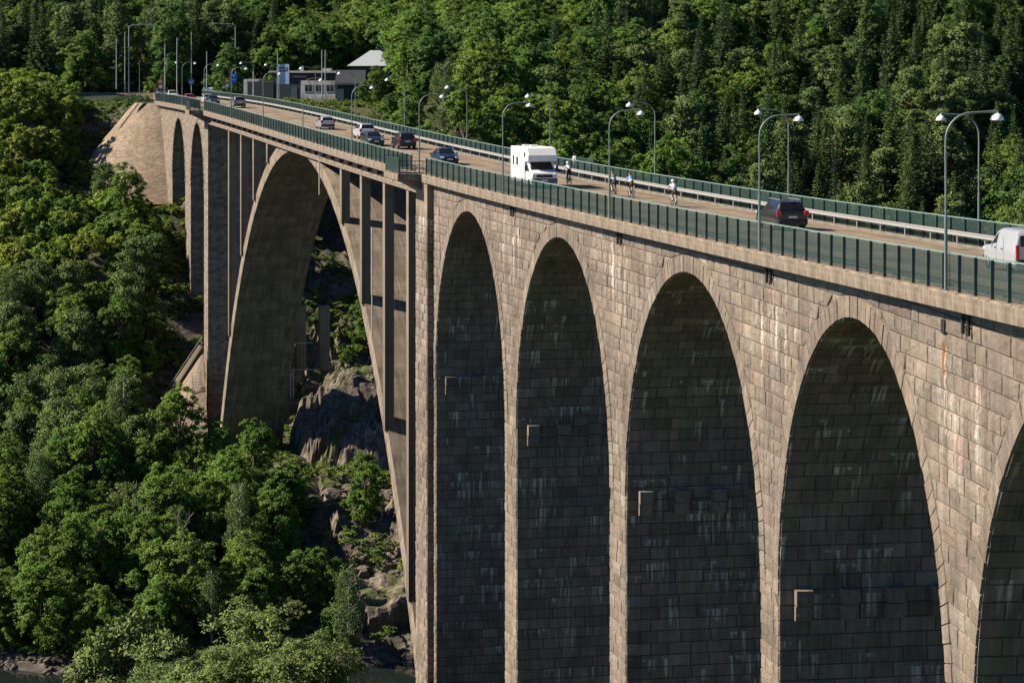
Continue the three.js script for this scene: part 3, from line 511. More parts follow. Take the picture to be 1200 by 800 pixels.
// fractured rock face beside and behind the arch legs
{
  const cell = (u, v, size, sd) => { const i0 = Math.floor(u / size), j0 = Math.floor(v / size); let best = 9e9, o = null; for (let i = i0 - 1; i <= i0 + 1; i++) for (let j = j0 - 1; j <= j0 + 1; j++) { const cu = (i + 0.1 + 0.8 * hash2(i + sd, j)) * size, cv = (j + 0.1 + 0.8 * hash2(i, j + sd * 3)) * size, d = (u - cu) ** 2 + (v - cv) ** 2; if (d < best) { best = d; o = [cu, cv, i, j]; } } const [cu, cv, i, j] = o; return [hash2(i * 7 + sd, j * 5) - 0.5 + ((u - cu) * (hash2(i + 31, j + sd) - 0.5) + (v - cv) * (hash2(i, j + 17 + sd) - 0.5)) / size * 1.5, hash2(i + 3, j + 9 + sd)]; };
  const n0 = 9.5, n1 = 46, s0 = 91, s1 = 184, step = 0.4, w = Math.round((n1 - n0) / step), d = Math.round((s1 - s0) / step), so = new Soup(), P = [], K = [];
  for (let j = 0; j <= d; j++) for (let i = 0; i <= w; i++) {
    const n = n0 + i * step, s = s0 + j * step, L = s * 1.25, warp = 2.5 * (fbm(n / 6, s / 6, 3) - 0.5), c1 = cell(n + warp, L * 0.8 + warp, 10.5, 3), c2 = cell(n - warp, L * 0.8 + warp, 3.6, 11), c3 = cell(n, L, 1.3, 23), edge = sstep(9.5, 12, n) * sstep(46, 40, n) * sstep(91, 96, s) * sstep(184, 176, s), disp = edge * (1.0 + 3.4 * c1[0] + 1.0 * c2[0] + 0.28 * c3[0]) - (1 - edge) * 2.5;
    const g = landH(n, s), m0 = 8.5 * sstep(1.05, 0.3, Math.hypot((n - 21) / 12, (s - 142) / 15) + 0.25 * c2[0] + 0.1 * c3[0]) + 5.5 * sstep(1.05, 0.3, Math.hypot((n - 27) / 11, (s - 114) / 13) + 0.25 * c2[0] + 0.1 * c3[0]), q0 = 1.7, st0 = m0 / q0 + 0.5 * c2[0], mass = m0 > 0.2 ? lerp(m0, q0 * (Math.floor(st0) + sstep(0.55, 1, st0 - Math.floor(st0))), 0.75) : m0; P.push(V(n - 0.15 * disp, lerp(g, pw(leftP, s), 0.6) + 0.8 * disp + mass, -s + 0.62 * disp)); K.push([c2[1], c3[1], fbm(n / 3.2 + 50, s / 3.2, 3), fbm(n / 11 + 9, s / 11 + 70, 3)]);
  }
  for (let j = 0; j < d; j++) for (let i = 0; i < w; i++) {
    const a = j * (w + 1) + i, q = [P[a], P[a + 1], P[a + w + 2], P[a + w + 1]], k = K[a], up = clamp(q[1].clone().sub(q[0]).cross(q[2].clone().sub(q[0])).normalize().y), moss = clamp((k[2] - 0.5) * 7 + (k[3] - 0.5) * 5 + (up > 0.72 ? 0.25 : up > 0.5 ? -0.6 : -1.6)), v = lerp(0.7, 1.2, k[0]) * lerp(0.85, 1.12, k[1]), rk = [0.27 * v, 0.225 * v, 0.185 * v], gr = [0.12, 0.16, 0.03], col = C(lerp(rk[0], gr[0], moss) * 1.5, lerp(rk[1], gr[1], moss) * 1.5, lerp(rk[2], gr[2], moss) * 1.5);
    so.quad(...q, q.map(p => [p.x / 3, (p.y - p.z) / 4]), col);
  }
  const t = thing('rock_cliff', 'steep fractured granite cliff with mossy ledges seen through the concrete arch', 'cliff'); part('rock_face', so.geo(), landMat, t);
}
// masonry and stubs at the foot of the far arch
{
  const t = thing('revetment_slope', 'small sunlit slope of pitched granite beside the foot of the far pier', 'stone slope'), so = new Soup();
  const apex = B(159.5, -0.1, -31.0), lft = B(163, -8.6, -44.5), frt = B(148, -0.6, -46.5), NN = 10, P = (i, j) => { const u = i / NN, v = j / NN, q = apex.clone().multiplyScalar(1 - v).addScaledVector(lft, v * (1 - u)).addScaledVector(frt, v * u); q.x -= 2.2 * v * Math.sin(Math.PI * u); q.z += 2.2 * v * Math.sin(Math.PI * u); return q; };
  for (let i = 0; i < NN; i++) for (let j = 0; j < NN; j++) so.quad(P(i, j), P(i + 1, j), P(i + 1, j + 1), P(i, j + 1), [[i * 1.6, -j * 1.5], [i * 1.6 + 1.6, -j * 1.5], [i * 1.6 + 1.6, -j * 1.5 - 1.5], [i * 1.6, -j * 1.5 - 1.5]]);
  part('paving', mergeVertices(so.geo()), paveMat, t);
  part('coping', barG(apex.clone().add(V(-0.3, 0.5, 0)), lft.clone().add(V(-0.3, 0.5, 0)), 0.7, 0.5), concMat, t);
  const rails = []; for (const f of [0, 0.2, 0.4, 0.6, 0.8, 1]) { const q = apex.clone().lerp(lft, f).add(V(-0.3, 0.6, 0)); rails.push(tubeG(q, q.clone().add(V(0, 1.1, 0)), 0.04)); } rails.push(tubeG(apex.clone().add(V(-0.3, 1.7, 0)), lft.clone().add(V(-0.3, 1.7, 0)), 0.04)); part('hand_rail', merge(rails), std(C(0.3, 0.3, 0.28), 0.6), t);
  const l = thing('access_ladder', 'steel access ladder standing beside the foot of the far pier', 'ladder'), lg = [], l0 = px(230, 478, 364), l1 = px(228, 436, 364); for (const dx of [-0.5, 0.7]) lg.push(tubeG(l0.clone().add(V(dx, 0, 0.6)), l1.clone().add(V(dx, 0, 0.6)), 0.05)); for (let k = 0; k <= 12; k++) { const q = l0.clone().lerp(l1, k / 12).add(V(0, 0, 0.6)); lg.push(tubeG(q.clone().add(V(-0.5, 0, 0)), q.clone().add(V(0.7, 0, 0)), 0.03)); } part('frame', merge(lg), std(C(0.5, 0.5, 0.5), 0.5, { metalness: 0.4 }), l);
  for (const [x, lab] of [[352, 'concrete pillar stub on the rocky slope behind the arch leg, closer to the arch'], [379.5, 'concrete pillar stub on the rocky slope behind the arch leg, farther from the arch']]) {
    const q = px(x, 360, 372), st = thing('concrete_pillar', lab, 'pillar', null, V(q.x, q.y - 9, q.z)); part('shaft', boxG(1.35, 9, 1.6, 0, 4.5, 0), archMat, st); part('cap', boxG(1.5, 0.25, 1.75, 0, 9.127, 0), concMat, st);
    if (x < 360) { const g = []; for (const dx of [-1.6, -1.15]) g.push(tubeG(V(dx, 0.6, 0.9), V(dx, -8, 0.9), 0.05)); for (let k = 0; k < 22; k++) g.push(tubeG(V(-1.6, 0.4 - k * 0.38, 0.9), V(-1.15, 0.4 - k * 0.38, 0.9), 0.03)); part('ladder', merge(g), std(C(0.45, 0.45, 0.45), 0.5, { metalness: 0.4 }), st); part('hand_rail', merge([tubeG(V(-2, 4, 0.85), V(1.6, 4, 0.85), 0.06), tubeG(V(-2, 0.2, 0.85), V(4.5, 0.2, 0.85), 0.04)]), std(C(0.45, 0.45, 0.45), 0.5), st); }
  }
}

{ const t = thing('utility_pole', 'grey utility pole with a cross arm standing in the trees left of the far pier', 'pole', null, px(145, 482, 352)); part('shaft', tubeG(V(0, -1, 0), V(0, 4.6, 0), 0.1, 0.08, 8), std(C(0.3, 0.28, 0.25), 0.9), t); part('cross_arm', boxG(1.7, 0.1, 0.1, 0, 4.4, 0), std(C(0.3, 0.28, 0.25), 0.9), t); }
// ---------------------------------------------------------------- trees and shrubs
const leafMat = (r, g, b, tr = 0.4) => new THREE.MeshPhysicalMaterial({ color: C(r, g, b), roughness: 0.75, vertexColors: true, side: THREE.DoubleSide, transmission: tr, thickness: 0, specularIntensity: 0.25 });
const barkMats = { brown: std(C(0.09, 0.07, 0.05), 0.95), pine: std(C(0.17, 0.09, 0.05), 0.95), birch: std(C(0.55, 0.53, 0.48), 0.9), dead: std(C(0.28, 0.25, 0.22), 0.95) };
function leaf(so, p, dir, up, len, wid, nrm, v) {           // a pointed spray of leaves: two triangles, laid roughly across the way its bough faces
  const face = rdir().multiplyScalar(0.75).addScaledVector(nrm, 1).normalize(); dir = dir.clone().addScaledVector(face, -dir.dot(face)).normalize();
  const side = dir.clone().cross(face).multiplyScalar(wid / 2), tip = p.clone().addScaledVector(dir, len), mid = p.clone().addScaledVector(dir, len * 0.45), a = mid.clone().add(side), b = mid.clone().sub(side);
  const nm = face.multiplyScalar(0.5).addScaledVector(nrm, 0.5).normalize();
  so.p.push(p.x, p.y, p.z, a.x, a.y, a.z, tip.x, tip.y, tip.z, p.x, p.y, p.z, tip.x, tip.y, tip.z, b.x, b.y, b.z);
  for (let k = 0; k < 6; k++) { so.u.push(0, 0); so.c.push(v[0], v[1], v[2]); so.n.push(nm.x, nm.y, nm.z); }
}
const rdir = () => { const z = rr(-1, 1), a = rr(0, 6.2832), r = Math.sqrt(1 - z * z); return V(r * Math.cos(a), z, r * Math.sin(a)); };
function clump(so, c, R, count, size, ref, flat = 1, soft = 0.55) {   // a bough: leaves along a few sprays that reach outwards and droop at the tips
  const tone_ = rr(0.72, 1.22), out = c.clone().sub(ref); out.y = out.y * 0.5 + rr(-0.1, 0.35) * R; out.normalize();
  const sprays = Array.from({ length: 5 }, () => out.clone().multiplyScalar(0.9).add(rdir().multiplyScalar(0.85)).normalize());
  for (let k = 0; k < count; k++) {
    const sp = sprays[k % 5], t = Math.pow(rnd(), 0.7), L = R * 1.7, j = rdir(), w = R * 0.34 * (1.15 - 0.6 * t), p = V(c.x + sp.x * L * (t - 0.25) + j.x * w, c.y + sp.y * L * (t - 0.25) * flat - 0.3 * L * t * t + j.y * w * 0.6, c.z + sp.z * L * (t - 0.25) + j.z * w);
    const dir = rdir().addScaledVector(sp, 0.8).add(V(0, -0.25, 0)).normalize(), n = V(0, 0.5, 0).addScaledVector(out, 0.45).addScaledVector(j, 0.45).add(rdir().multiplyScalar(0.25)).normalize(), v = tone_ * rr(0.75, 1.25), y = rr(0.85, 1.2);
    leaf(so, p, dir, null, size * rr(0.7, 1.4), size * rr(0.45, 0.8), n, [v * y, v, v * rr(0.7, 1.1)]);
  }
}
function limb(geos, a, b, r0, r1, bend = 0.12) { const m = a.clone().lerp(b, 0.5).add(rdir().multiplyScalar(a.distanceTo(b) * bend)); const c = new THREE.QuadraticBezierCurve3(a, m, b); let prev = c.getPoint(0); for (let k = 1; k <= 4; k++) { const q = c.getPoint(k / 4); geos.push(tubeG(prev, q, lerp(r0, r1, (k - 1) / 4), lerp(r0, r1, k / 4), 6)); prev = q; } }
function broadleaf(sd, H, W, opts = {}) {                    // rounded, open crown
  seed = sd; const { clumps = 180, leaves = 150, size = 0.31, low = 0.14, shape = 1 } = opts, so = new Soup(), tr = [], top = V(rr(-0.3, 0.3), H * 0.8, rr(-0.3, 0.3));
  limb(tr, V(0, -1.2, 0), top, 0.028 * H, 0.006 * H, 0.04);
  const ref = V(0, H * (low + 0.25), 0), lobes = Array.from({ length: 13 }, (_, i) => { const a = i * 2.4 + rr(-0.5, 0.5), y = lerp(0.08, 0.88, (i + rnd()) / 13), k = Math.pow(Math.sin(Math.PI * clamp(y * 0.82 + 0.16)), 0.7 * shape); return V(Math.cos(a) * W * rr(0.2, 0.42) * k, H * lerp(low, 1, y) * 0.97, Math.sin(a) * W * rr(0.2, 0.42) * k); });
  lobes.push(V(0, H * 0.9, 0));
  for (const l of lobes) limb(tr, V(0, Math.max(0.12 * H, l.y * rr(0.45, 0.7)), 0), l, 0.012 * H, 0.004 * H);
  for (let k = 0; k < clumps; k++) { const l = pick(lobes), d = rdir(), R = W * rr(0.06, 0.25), c = V(l.x + d.x * R, l.y + d.y * R * 0.9, l.z + d.z * R); if (c.y < H * low * 0.7) c.y = H * low; clump(so, c, rr(0.6, 1.35) * W * 0.1, Math.round(leaves * rr(0.6, 1.3)), size, ref, 0.8); }
  return { crown: so.geo(true), trunk: merge(tr) };
}
function spruce(sd, H, W) {
  seed = sd; const so = new Soup(), tr = []; tr.push(tubeG(V(0, -1.2, 0), V(0, H * 0.97, 0), 0.013 * H, 0.01, 7));
  const whorls = Math.round(H * 2.0);
  for (let w = 0; w < whorls; w++) {
    const f = w / whorls, y = lerp(H * 0.08, H * 0.985, f), R = W / 2 * Math.pow(1 - f, 0.95) * rr(0.78, 1.15) + 0.05, nb = Math.max(4, Math.round(9 - 4 * f)), a0 = rr(0, 6.3);
    for (let b = 0; b < nb; b++) {
      const a = a0 + b / nb * 6.283 + rr(-0.25, 0.25), L = R * rr(0.65, 1.15), droop = lerp(0.32, -0.25, f) + rr(-0.12, 0.12), tv = rr(0.7, 1.25), m = Math.max(3, Math.round(L * 4.6));
      for (let k = 0; k < m; k++) for (let q = 0; q < 5; q++) {
        const g = (k + rr(0.1, 1)) / m, bend = -droop * g + 0.28 * g * g * (1 - f), p = V(Math.cos(a) * L * g, y + L * bend, Math.sin(a) * L * g), sd_ = (q - 2) / 2, aa = a + sd_ * rr(0.5, 1.1), dir = V(Math.cos(aa), rr(-0.65, 0.05), Math.sin(aa)).normalize();
        const n = V(Math.cos(a) * 0.55, 0.65, Math.sin(a) * 0.55).add(rdir().multiplyScalar(0.6)).normalize(), v = tv * rr(0.7, 1.25); leaf(so, p, dir, V(rr(-0.5, 0.5), 1, rr(-0.5, 0.5)), rr(0.4, 0.8) * (1.1 - 0.65 * f), rr(0.12, 0.24) * (1.1 - 0.4 * f), n, [v, v, v * rr(0.8, 1.1)]);
      }
    }
  }
  return { crown: so.geo(true), trunk: merge(tr) };
}
function pine(sd, H, W, low = 0.38) {
  seed = sd; const so = new Soup(), tr = [], bendTop = V(rr(-0.8, 0.8), H * 0.95, rr(-0.8, 0.8)); limb(tr, V(0, -1.2, 0), bendTop, 0.018 * H, 0.004 * H, 0.03); const ref = V(0, H * 0.6, 0);
  for (let k = 0; k < 60; k++) {
    const f = Math.pow(rnd(), 0.8), y = lerp(H * low, H * 0.98, f), R = W / 2 * Math.pow(Math.sin(Math.PI * (0.28 + 0.66 * f)), 0.8) * rr(0.35, 1), a = rr(0, 6.3), c = V(Math.cos(a) * R, y + 0.1 * R, Math.sin(a) * R); limb(tr, V(0, y - 0.15 * R - 0.2, 0), c, 0.006 * H, 0.002 * H);
    for (let q = 0; q < 3; q++) { const cc = c.clone().add(V(rr(-0.8, 0.8), rr(-0.25, 0.35), rr(-0.8, 0.8))); const tv = rr(0.7, 1.2); for (let j = 0; j < 70; j++) { const d = rdir(); d.y *= 0.5; const p = cc.clone().addScaledVector(d, 0.75 * W / 5 * Math.pow(rnd(), 0.5)), dir = rdir().add(V(0, 0.5, 0)).addScaledVector(d, 0.6).normalize(), n = V(d.x, Math.abs(d.y) + 0.6, d.z).add(rdir().multiplyScalar(0.6)).normalize(), v = tv * rr(0.7, 1.25); leaf(so, p, dir, rdir(), rr(0.3, 0.6), rr(0.14, 0.26), n, [v, v, v * rr(0.85, 1.15)]); } }
  }
  return { crown: so.geo(true), trunk: merge(tr) };
}
function birch(sd, H, W, size = 0.26) {                       // slim, hanging sprays
  seed = sd; const so = new Soup(), tr = []; limb(tr, V(0, -1.2, 0), V(rr(-0.5, 0.5), H * 0.95, rr(-0.5, 0.5)), 0.014 * H, 0.004 * H, 0.03); const ref = V(0, H * 0.5, 0);
  for (let k = 0; k < 150; k++) {
    const f = rnd(), y = lerp(H * 0.2, H, f), R = W / 2 * Math.pow(Math.sin(Math.PI * clamp(0.14 + 0.8 * f)), 0.6) * Math.sqrt(rnd()), a = rr(0, 6.3), c = V(Math.cos(a) * R, y, Math.sin(a) * R), tv = rr(0.72, 1.25), L = rr(0.8, 2.0); if (k % 3 === 0) limb(tr, V(0, y - R * 0.7, 0), c, 0.004 * H, 0.0015 * H);
    for (let j = 0; j < 46; j++) { const g = rnd(), p = V(c.x + rr(-0.42, 0.42), c.y - g * L + rr(-0.2, 0.2), c.z + rr(-0.42, 0.42)), dir = rdir().add(V(0, -0.9, 0)).normalize(), n = V(c.x, 0.6 * R + 0.4, c.z).normalize().multiplyScalar(0.8).add(rdir().multiplyScalar(0.6)).normalize(), v = tv * rr(0.75, 1.25); leaf(so, p, dir, rdir(), size * rr(0.7, 1.4), size * rr(0.4, 0.7), n, [v * rr(0.9, 1.15), v, v * 0.9]); }
  }
  return { crown: so.geo(true), trunk: merge(tr) };
}
function bush(sd, H, W, size = 0.3, cl = 44, lv = 80) { seed = sd; const so = new Soup(), tr = [], ref = V(0, 0, 0); for (let k = 0; k < cl; k++) { const a = rr(0, 6.3), f = Math.sqrt(rnd()), c = V(Math.cos(a) * W / 2 * f, H * rr(0.15, 0.9) * Math.sqrt(1.02 - f * f * 0.8), Math.sin(a) * W / 2 * f); clump(so, c, rr(0.45, 0.9) * W * 0.15, lv, size, ref, 0.9); if (k % 5 === 0) limb(tr, V(c.x * 0.15, -0.5, c.z * 0.15), c, 0.04, 0.015); } return { crown: so.geo(true), trunk: merge(tr) }; }
function bare(sd, H) { seed = sd; const tr = []; const go = (a, d, L, r, n) => { const b = a.clone().addScaledVector(d, L); limb(tr, a, b, r, r * 0.6, 0.06); if (n) for (let k = 0; k < 3; k++) go(a.clone().lerp(b, rr(0.45, 1)), d.clone().add(rdir().multiplyScalar(0.55)).add(V(0, 0.25, 0)).normalize(), L * rr(0.5, 0.72), r * 0.55, n - 1); }; go(V(0, -1, 0), V(rr(-0.1, 0.1), 1, rr(-0.1, 0.1)).normalize(), H * 0.42, 0.13, 4); return { crown: null, trunk: merge(tr) }; }

const KIND = {
  spruce: { v: [spruce(101, 19, 8.6), spruce(102, 23, 9.4), spruce(103, 16, 8.0), spruce(104, 21, 7.8)], bark: barkMats.brown, mats: [leafMat(0.064, 0.105, 0.034, 0), leafMat(0.077, 0.121, 0.036, 0), leafMat(0.052, 0.094, 0.036, 0)] },
  pine: { v: [pine(111, 16, 7.5), pine(112, 19, 8.0), pine(113, 13, 8.5, 0.25)], bark: barkMats.pine, mats: [leafMat(0.103, 0.165, 0.049, 0), leafMat(0.125, 0.180, 0.054, 0)] },
  broadleaf: { v: [broadleaf(121, 13, 9.5), broadleaf(122, 15, 9), broadleaf(123, 11, 9.5), broadleaf(124, 14, 8, { low: 0.1 }), broadleaf(125, 10, 7.5, { clumps: 160 })], bark: barkMats.brown, mats: [leafMat(0.120, 0.235, 0.038), leafMat(0.150, 0.265, 0.043), leafMat(0.099, 0.205, 0.041), leafMat(0.176, 0.280, 0.049)] },
  birch: { v: [birch(131, 14, 5.5), birch(132, 12, 5)], bark: barkMats.birch, mats: [leafMat(0.099, 0.170, 0.049), leafMat(0.120, 0.190, 0.054)] },
  bush: { v: [bush(141, 3.2, 4.2), bush(142, 2.4, 3.6), bush(143, 5.2, 3.6), bush(144, 1.6, 2.8)], bark: barkMats.brown, mats: [leafMat(0.198, 0.300, 0.041), leafMat(0.258, 0.330, 0.049), leafMat(0.138, 0.250, 0.041)] },
};
const NAMES = { spruce: 'spruce_tree', pine: 'pine_tree', broadleaf: 'broadleaf_tree', birch: 'birch_tree', bush: 'shrub' }, CATS = { bush: 'shrub' };
const TONES = { spruce: ['dark green', 'mid green', 'blackish green'], pine: ['olive green', 'grey olive'], broadleaf: ['mid green', 'fresh green', 'deep green', 'yellowish green'], birch: ['dull green', 'pale green'], bush: ['lime green', 'yellow green', 'deep green'] }, SIZES = { spruce: [0.85, 1.0], pine: [0.7, 0.95], broadleaf: [0.75, 1.1], birch: [0.7, 1.0], bush: [0.7, 1.1] };
const HERO = { v: [broadleaf(201, 17, 11.5, { clumps: 380, leaves: 130, size: 0.27, low: 0.1 }), broadleaf(202, 15, 10, { clumps: 340, leaves: 130, size: 0.25, low: 0.12 })], mats: [leafMat(0.163, 0.235, 0.074), leafMat(0.142, 0.220, 0.074)] };
function plant(kind, p, scale, label, group, opt = {}) {
  const K = opt.K || KIND[kind], vi = opt.variant ?? Math.floor(rnd() * K.v.length), mi = opt.mat ?? Math.floor(rnd() * K.mats.length), g = K.v[vi], mat = K.mats[mi];
  if (group && !opt.plain) label = (scale < SIZES[kind][0] ? 'small ' : scale > SIZES[kind][1] ? 'tall ' : 'middling ') + TONES[kind][mi] + ' ' + label;
  const t = thing(opt.name || NAMES[kind], label, CATS[kind] || 'tree', group, p, rr(0, 6.283));
  const sy = scale * rr(0.9, 1.12); t.scale.set(scale, sy, scale);
  part('crown', g.crown, mat, t); part(kind === 'bush' ? 'stems' : 'trunk', g.trunk, K.bark || barkMats.brown, t); return t;
}
const inView = (p, H, R = 5) => { const [x, y, z] = toPx(p), k = FOCAL / z; return z > 20 && x > -40 - R * k && x < 1240 + R * k && y - H * k < 840 && y > -60; };
const ground = (n, s) => V(n, landH(n, s), -s);
// pixel column and depth -> a spot on the land
const spot = (x, z) => { const p = px(x, 0, z); return ground(p.x, -p.z); };
const taken = []; const free = (p, r) => { for (const [x, z, q] of taken) if ((p.x - x) ** 2 + (p.z - z) ** 2 < (r + q) ** 2) return false; taken.push([p.x, p.z, r]); return true; };
const bridgeClear = p => { const s = -p.z; return !(p.x > -3.5 && p.x < 15 && s < 262) ; };
const counts = {};
// forest on the slope behind the bridge
seed = 4242;
{
  const list = [];
  const far = [];
  for (let z = 418; z < 690; z += 5.4) for (let x = -30; x < 1250; x += 6.0 * FOCAL / z) {
    const xx = x + rr(-0.45, 0.45) * 6.0 * FOCAL / z, zz = z + rr(-2.6, 2.6), p = spot(xx, zz), n = p.x, s = -p.z;
    if (s < 150 || !bridgeClear(p)) continue;
    if (xx < 474 && zz < (xx < 235 ? 522 : 556)) continue;                     // the village and the road
    if (n < 60 && s < 262) continue;
    list.push([p, xx, zz]);
  }
  for (const [p, x, z] of list) {
    const m = fbm(x / 170 + 3, z / 60, 3), conifer = clamp((x - 640) / 300) * 0.9 + (x < 330 ? 0.7 : 0) + 0.9 * (m - 0.5), r = rnd();
    const kind = r < conifer * 0.72 ? 'spruce' : r < conifer ? 'pine' : rnd() < 0.14 ? 'birch' : 'broadleaf';
    if (!inView(p, 24)) continue;
    if ((counts[kind] = (counts[kind] || 0) + 1) > 295) { far.push(p); continue; }
    const lab = { spruce: 'pointed spruce in the forest behind the bridge', pine: 'pine in the forest behind the bridge', broadleaf: 'broadleaf tree in the forest behind the bridge', birch: 'slim birch in the forest behind the bridge' }[kind];
    plant(kind, p, { spruce: rr(0.75, 1.1), pine: rr(0.8, 1.1), broadleaf: rr(0.85, 1.3), birch: rr(0.8, 1.2) }[kind], lab, kind + ' trees in the forest behind the bridge');
  }
  if (far.length) { const im = new THREE.InstancedMesh(KIND.broadleaf.v[1].crown, KIND.broadleaf.mats[2], far.length), m = new THREE.Matrix4(), q = new THREE.Quaternion(); far.forEach((p, i) => { q.setFromAxisAngle(V(0, 1, 0), rr(0, 6.3)); const k = rr(0.9, 1.3); im.setMatrixAt(i, m.compose(p, q, V(k, k, k))); }); im.name = 'distant_wood'; im.userData = { label: 'distant green wood at the top of the slope', category: 'wood', kind: 'stuff' }; shade(im); scene.add(im); }
}
// light young trees just behind the railing, left of the forest
seed = 99;
for (const [x, z, sc] of [[459, 442, 0.5], [478, 430, 0.8], [500, 420, 0.95], [520, 440, 1], [545, 425, 1.05], [570, 445, 1.1], [595, 430, 1.05], [620, 420, 1.0], [645, 435, 1.05], [670, 425, 0.95], [560, 470, 1.2], [610, 470, 1.2], [510, 475, 1.1], [478, 480, 1.0], [690, 440, 1], [720, 430, 0.9], [650, 480, 1.2]]) { const p = spot(x, z); plant(rnd() < 0.25 ? 'birch' : 'broadleaf', p, sc, 'leafy tree just beyond the forest side railing', 'young trees beyond the railing', {}); }
plant('broadleaf', spot(270, 505), 0.9, 'round crowned tree beside the road behind the blue sign', null, { variant: 2, mat: 2 });
plant('bush', spot(182, 520), 1.2, 'round bright shrub beside the warning sign at the road end', null, { variant: 2, mat: 2 });
// left hillside
seed = 1313;
for (let s = 92; s < 228; s += 3.6) for (let n = -42; n < -2; n += 3.9) {
  const nn = n + rr(-1.6, 1.6), ss = s + rr(-1.5, 1.5), p = ground(nn, ss); if (p.y < WATER + 1) continue;
  if (nn > -4 && ss > 140) continue; if (nn > -14 && ss > 205) continue; if (!inView(p, 12)) continue;
  const [x, y] = toPx(p), r = rnd(), big = ss < 150;
  if (nn > -11 && ss > 132 && ss < 166) continue;   // the revetment stays in view
  if (ss > (nn < -9 ? 178 : 192) + 8 * (fbm(nn / 8, ss / 8, 2) - 0.5)) { plant('bush', p, rr(0.8, 1.45), 'shrub on the sunny slope below the road end', 'shrubs on the slope below the road end', { mat: pick([0, 0, 1, 2]), variant: ss < 200 ? pick([0, 1, 3]) : null }); continue; }
  if (r < (ss > 128 && ss < 188 ? 0.26 : 0.1)) plant('pine', p, rr(0.5, 0.85), 'pine on the wooded slope beside the far pier', 'pines on the slope', { variant: 2 });
  else if (r < 0.66) plant('broadleaf', p, rr(0.5, 0.85) * (big ? 1.0 : 0.85), 'broadleaf tree on the wooded slope beside the far pier', 'broadleaf trees on the slope', { name: 'leafy_tree', mat: pick([0, 1, 1, 3]) });
  else if (r < 0.72) plant('birch', p, rr(0.6, 0.9), 'slim birch on the wooded slope beside the far pier', 'birches on the slope');
  else plant('bush', p, rr(0.8, 1.4), 'shrub in the undergrowth of the wooded slope', 'shrubs in the undergrowth', { mat: 2 });
}
// plateau edge beside the road end
for (let k = 0; k < 190; k++) { const n = rr(-34, -13.5), s = rr(222, 262), p = ground(n, s); if (inView(p, 6)) plant('bush', p, rr(0.8, 1.5), 'bush crowding the hilltop beside the road end', 'bushes on the hilltop', { mat: pick([0, 0, 1, 1, 2]), name: 'hilltop_bush' }); }
for (let k = 0; k < 60; k++) { const n = rr(-12, -1.5), s = rr(180, 212), p = ground(n, s); plant('bush', p, rr(0.35, 0.7), 'shrub on the grass under the paved embankment', 'low shrubs under the embankment', { name: 'low_shrub', variant: pick([1, 3]), mat: pick([0, 2]) }); }
seed = 818; for (let k = 0; k < 20; k++) { const p = ground(rr(-16, -11.5), rr(208, 230)); plant('bush', p, rr(0.45, 0.8), 'shrub beside the rubble at the foot of the paved embankment', 'shrubs beside the embankment', { mat: pick([0, 1, 2]), name: 'low_shrub' }); }
plant('pine', spot(122, 408), 0.5, 'flat topped pine in front of the paved embankment', null, { variant: 2 });
// slope seen through the arch
seed = 777;
for (let k = 0; k < 62; k++) { const s = rr(94, 205), n = rr(11, 44), p = ground(n, s); if (n > 12 && s < 176) p.y = Math.max(p.y, pw(leftP, s) + 1.2); if (!bridgeClear(p) && s > 100) continue; if (fbm(n / 9, s / 9, 2) < 0.42) continue; const r = rnd(); if (r < 0.25) plant('broadleaf', p, rr(0.4, 0.7), 'broadleaf tree on the rocky slope seen through the arch', 'trees seen through the arch'); else if (r < 0.32) plant('birch', p, rr(0.5, 0.7), 'slim birch on the rocky slope seen through the arch', 'birches seen through the arch'); else plant('bush', p, rr(0.4, 1.0), 'shrub among the rocks seen through the arch', 'shrubs seen through the arch', { mat: pick([0, 2]), name: 'rock_shrub' }); }
// trees in front of the arch foot
for (const [x, y, z, sc, v] of [[298, 590, 333, 0.68, 1], [262, 600, 328, 0.62, 0], [335, 600, 330, 0.72, 4], [240, 640, 318, 0.75, 3], [300, 660, 314, 0.72, 2], [352, 690, 308, 0.7, 4], [392, 730, 302, 0.5, 4], [205, 620, 322, 0.85, 2], [275, 640, 322, 0.62, 3], [325, 640, 320, 0.66, 0], [375, 700, 312, 0.55, 2]]) { const p = spot(x, z); plant('broadleaf', p, sc, 'leafy tree growing in front of the far arch foot', 'trees before the far arch foot', { variant: v, mat: pick([0, 1]) }); }
plant('birch', spot(408, 300), 0.82, 'weeping birch at the water under the arch', null, { variant: 1, mat: 0 });
for (const [x, z] of [[198, 309], [212, 306], [168, 316]]) { const p = spot(x, z), t = thing('dead_tree', 'bare grey dead tree among the green trees above the water', 'tree', 'dead trees', p); part('trunk', bare(300 + x, 14).trunk, barkMats.dead, t); }
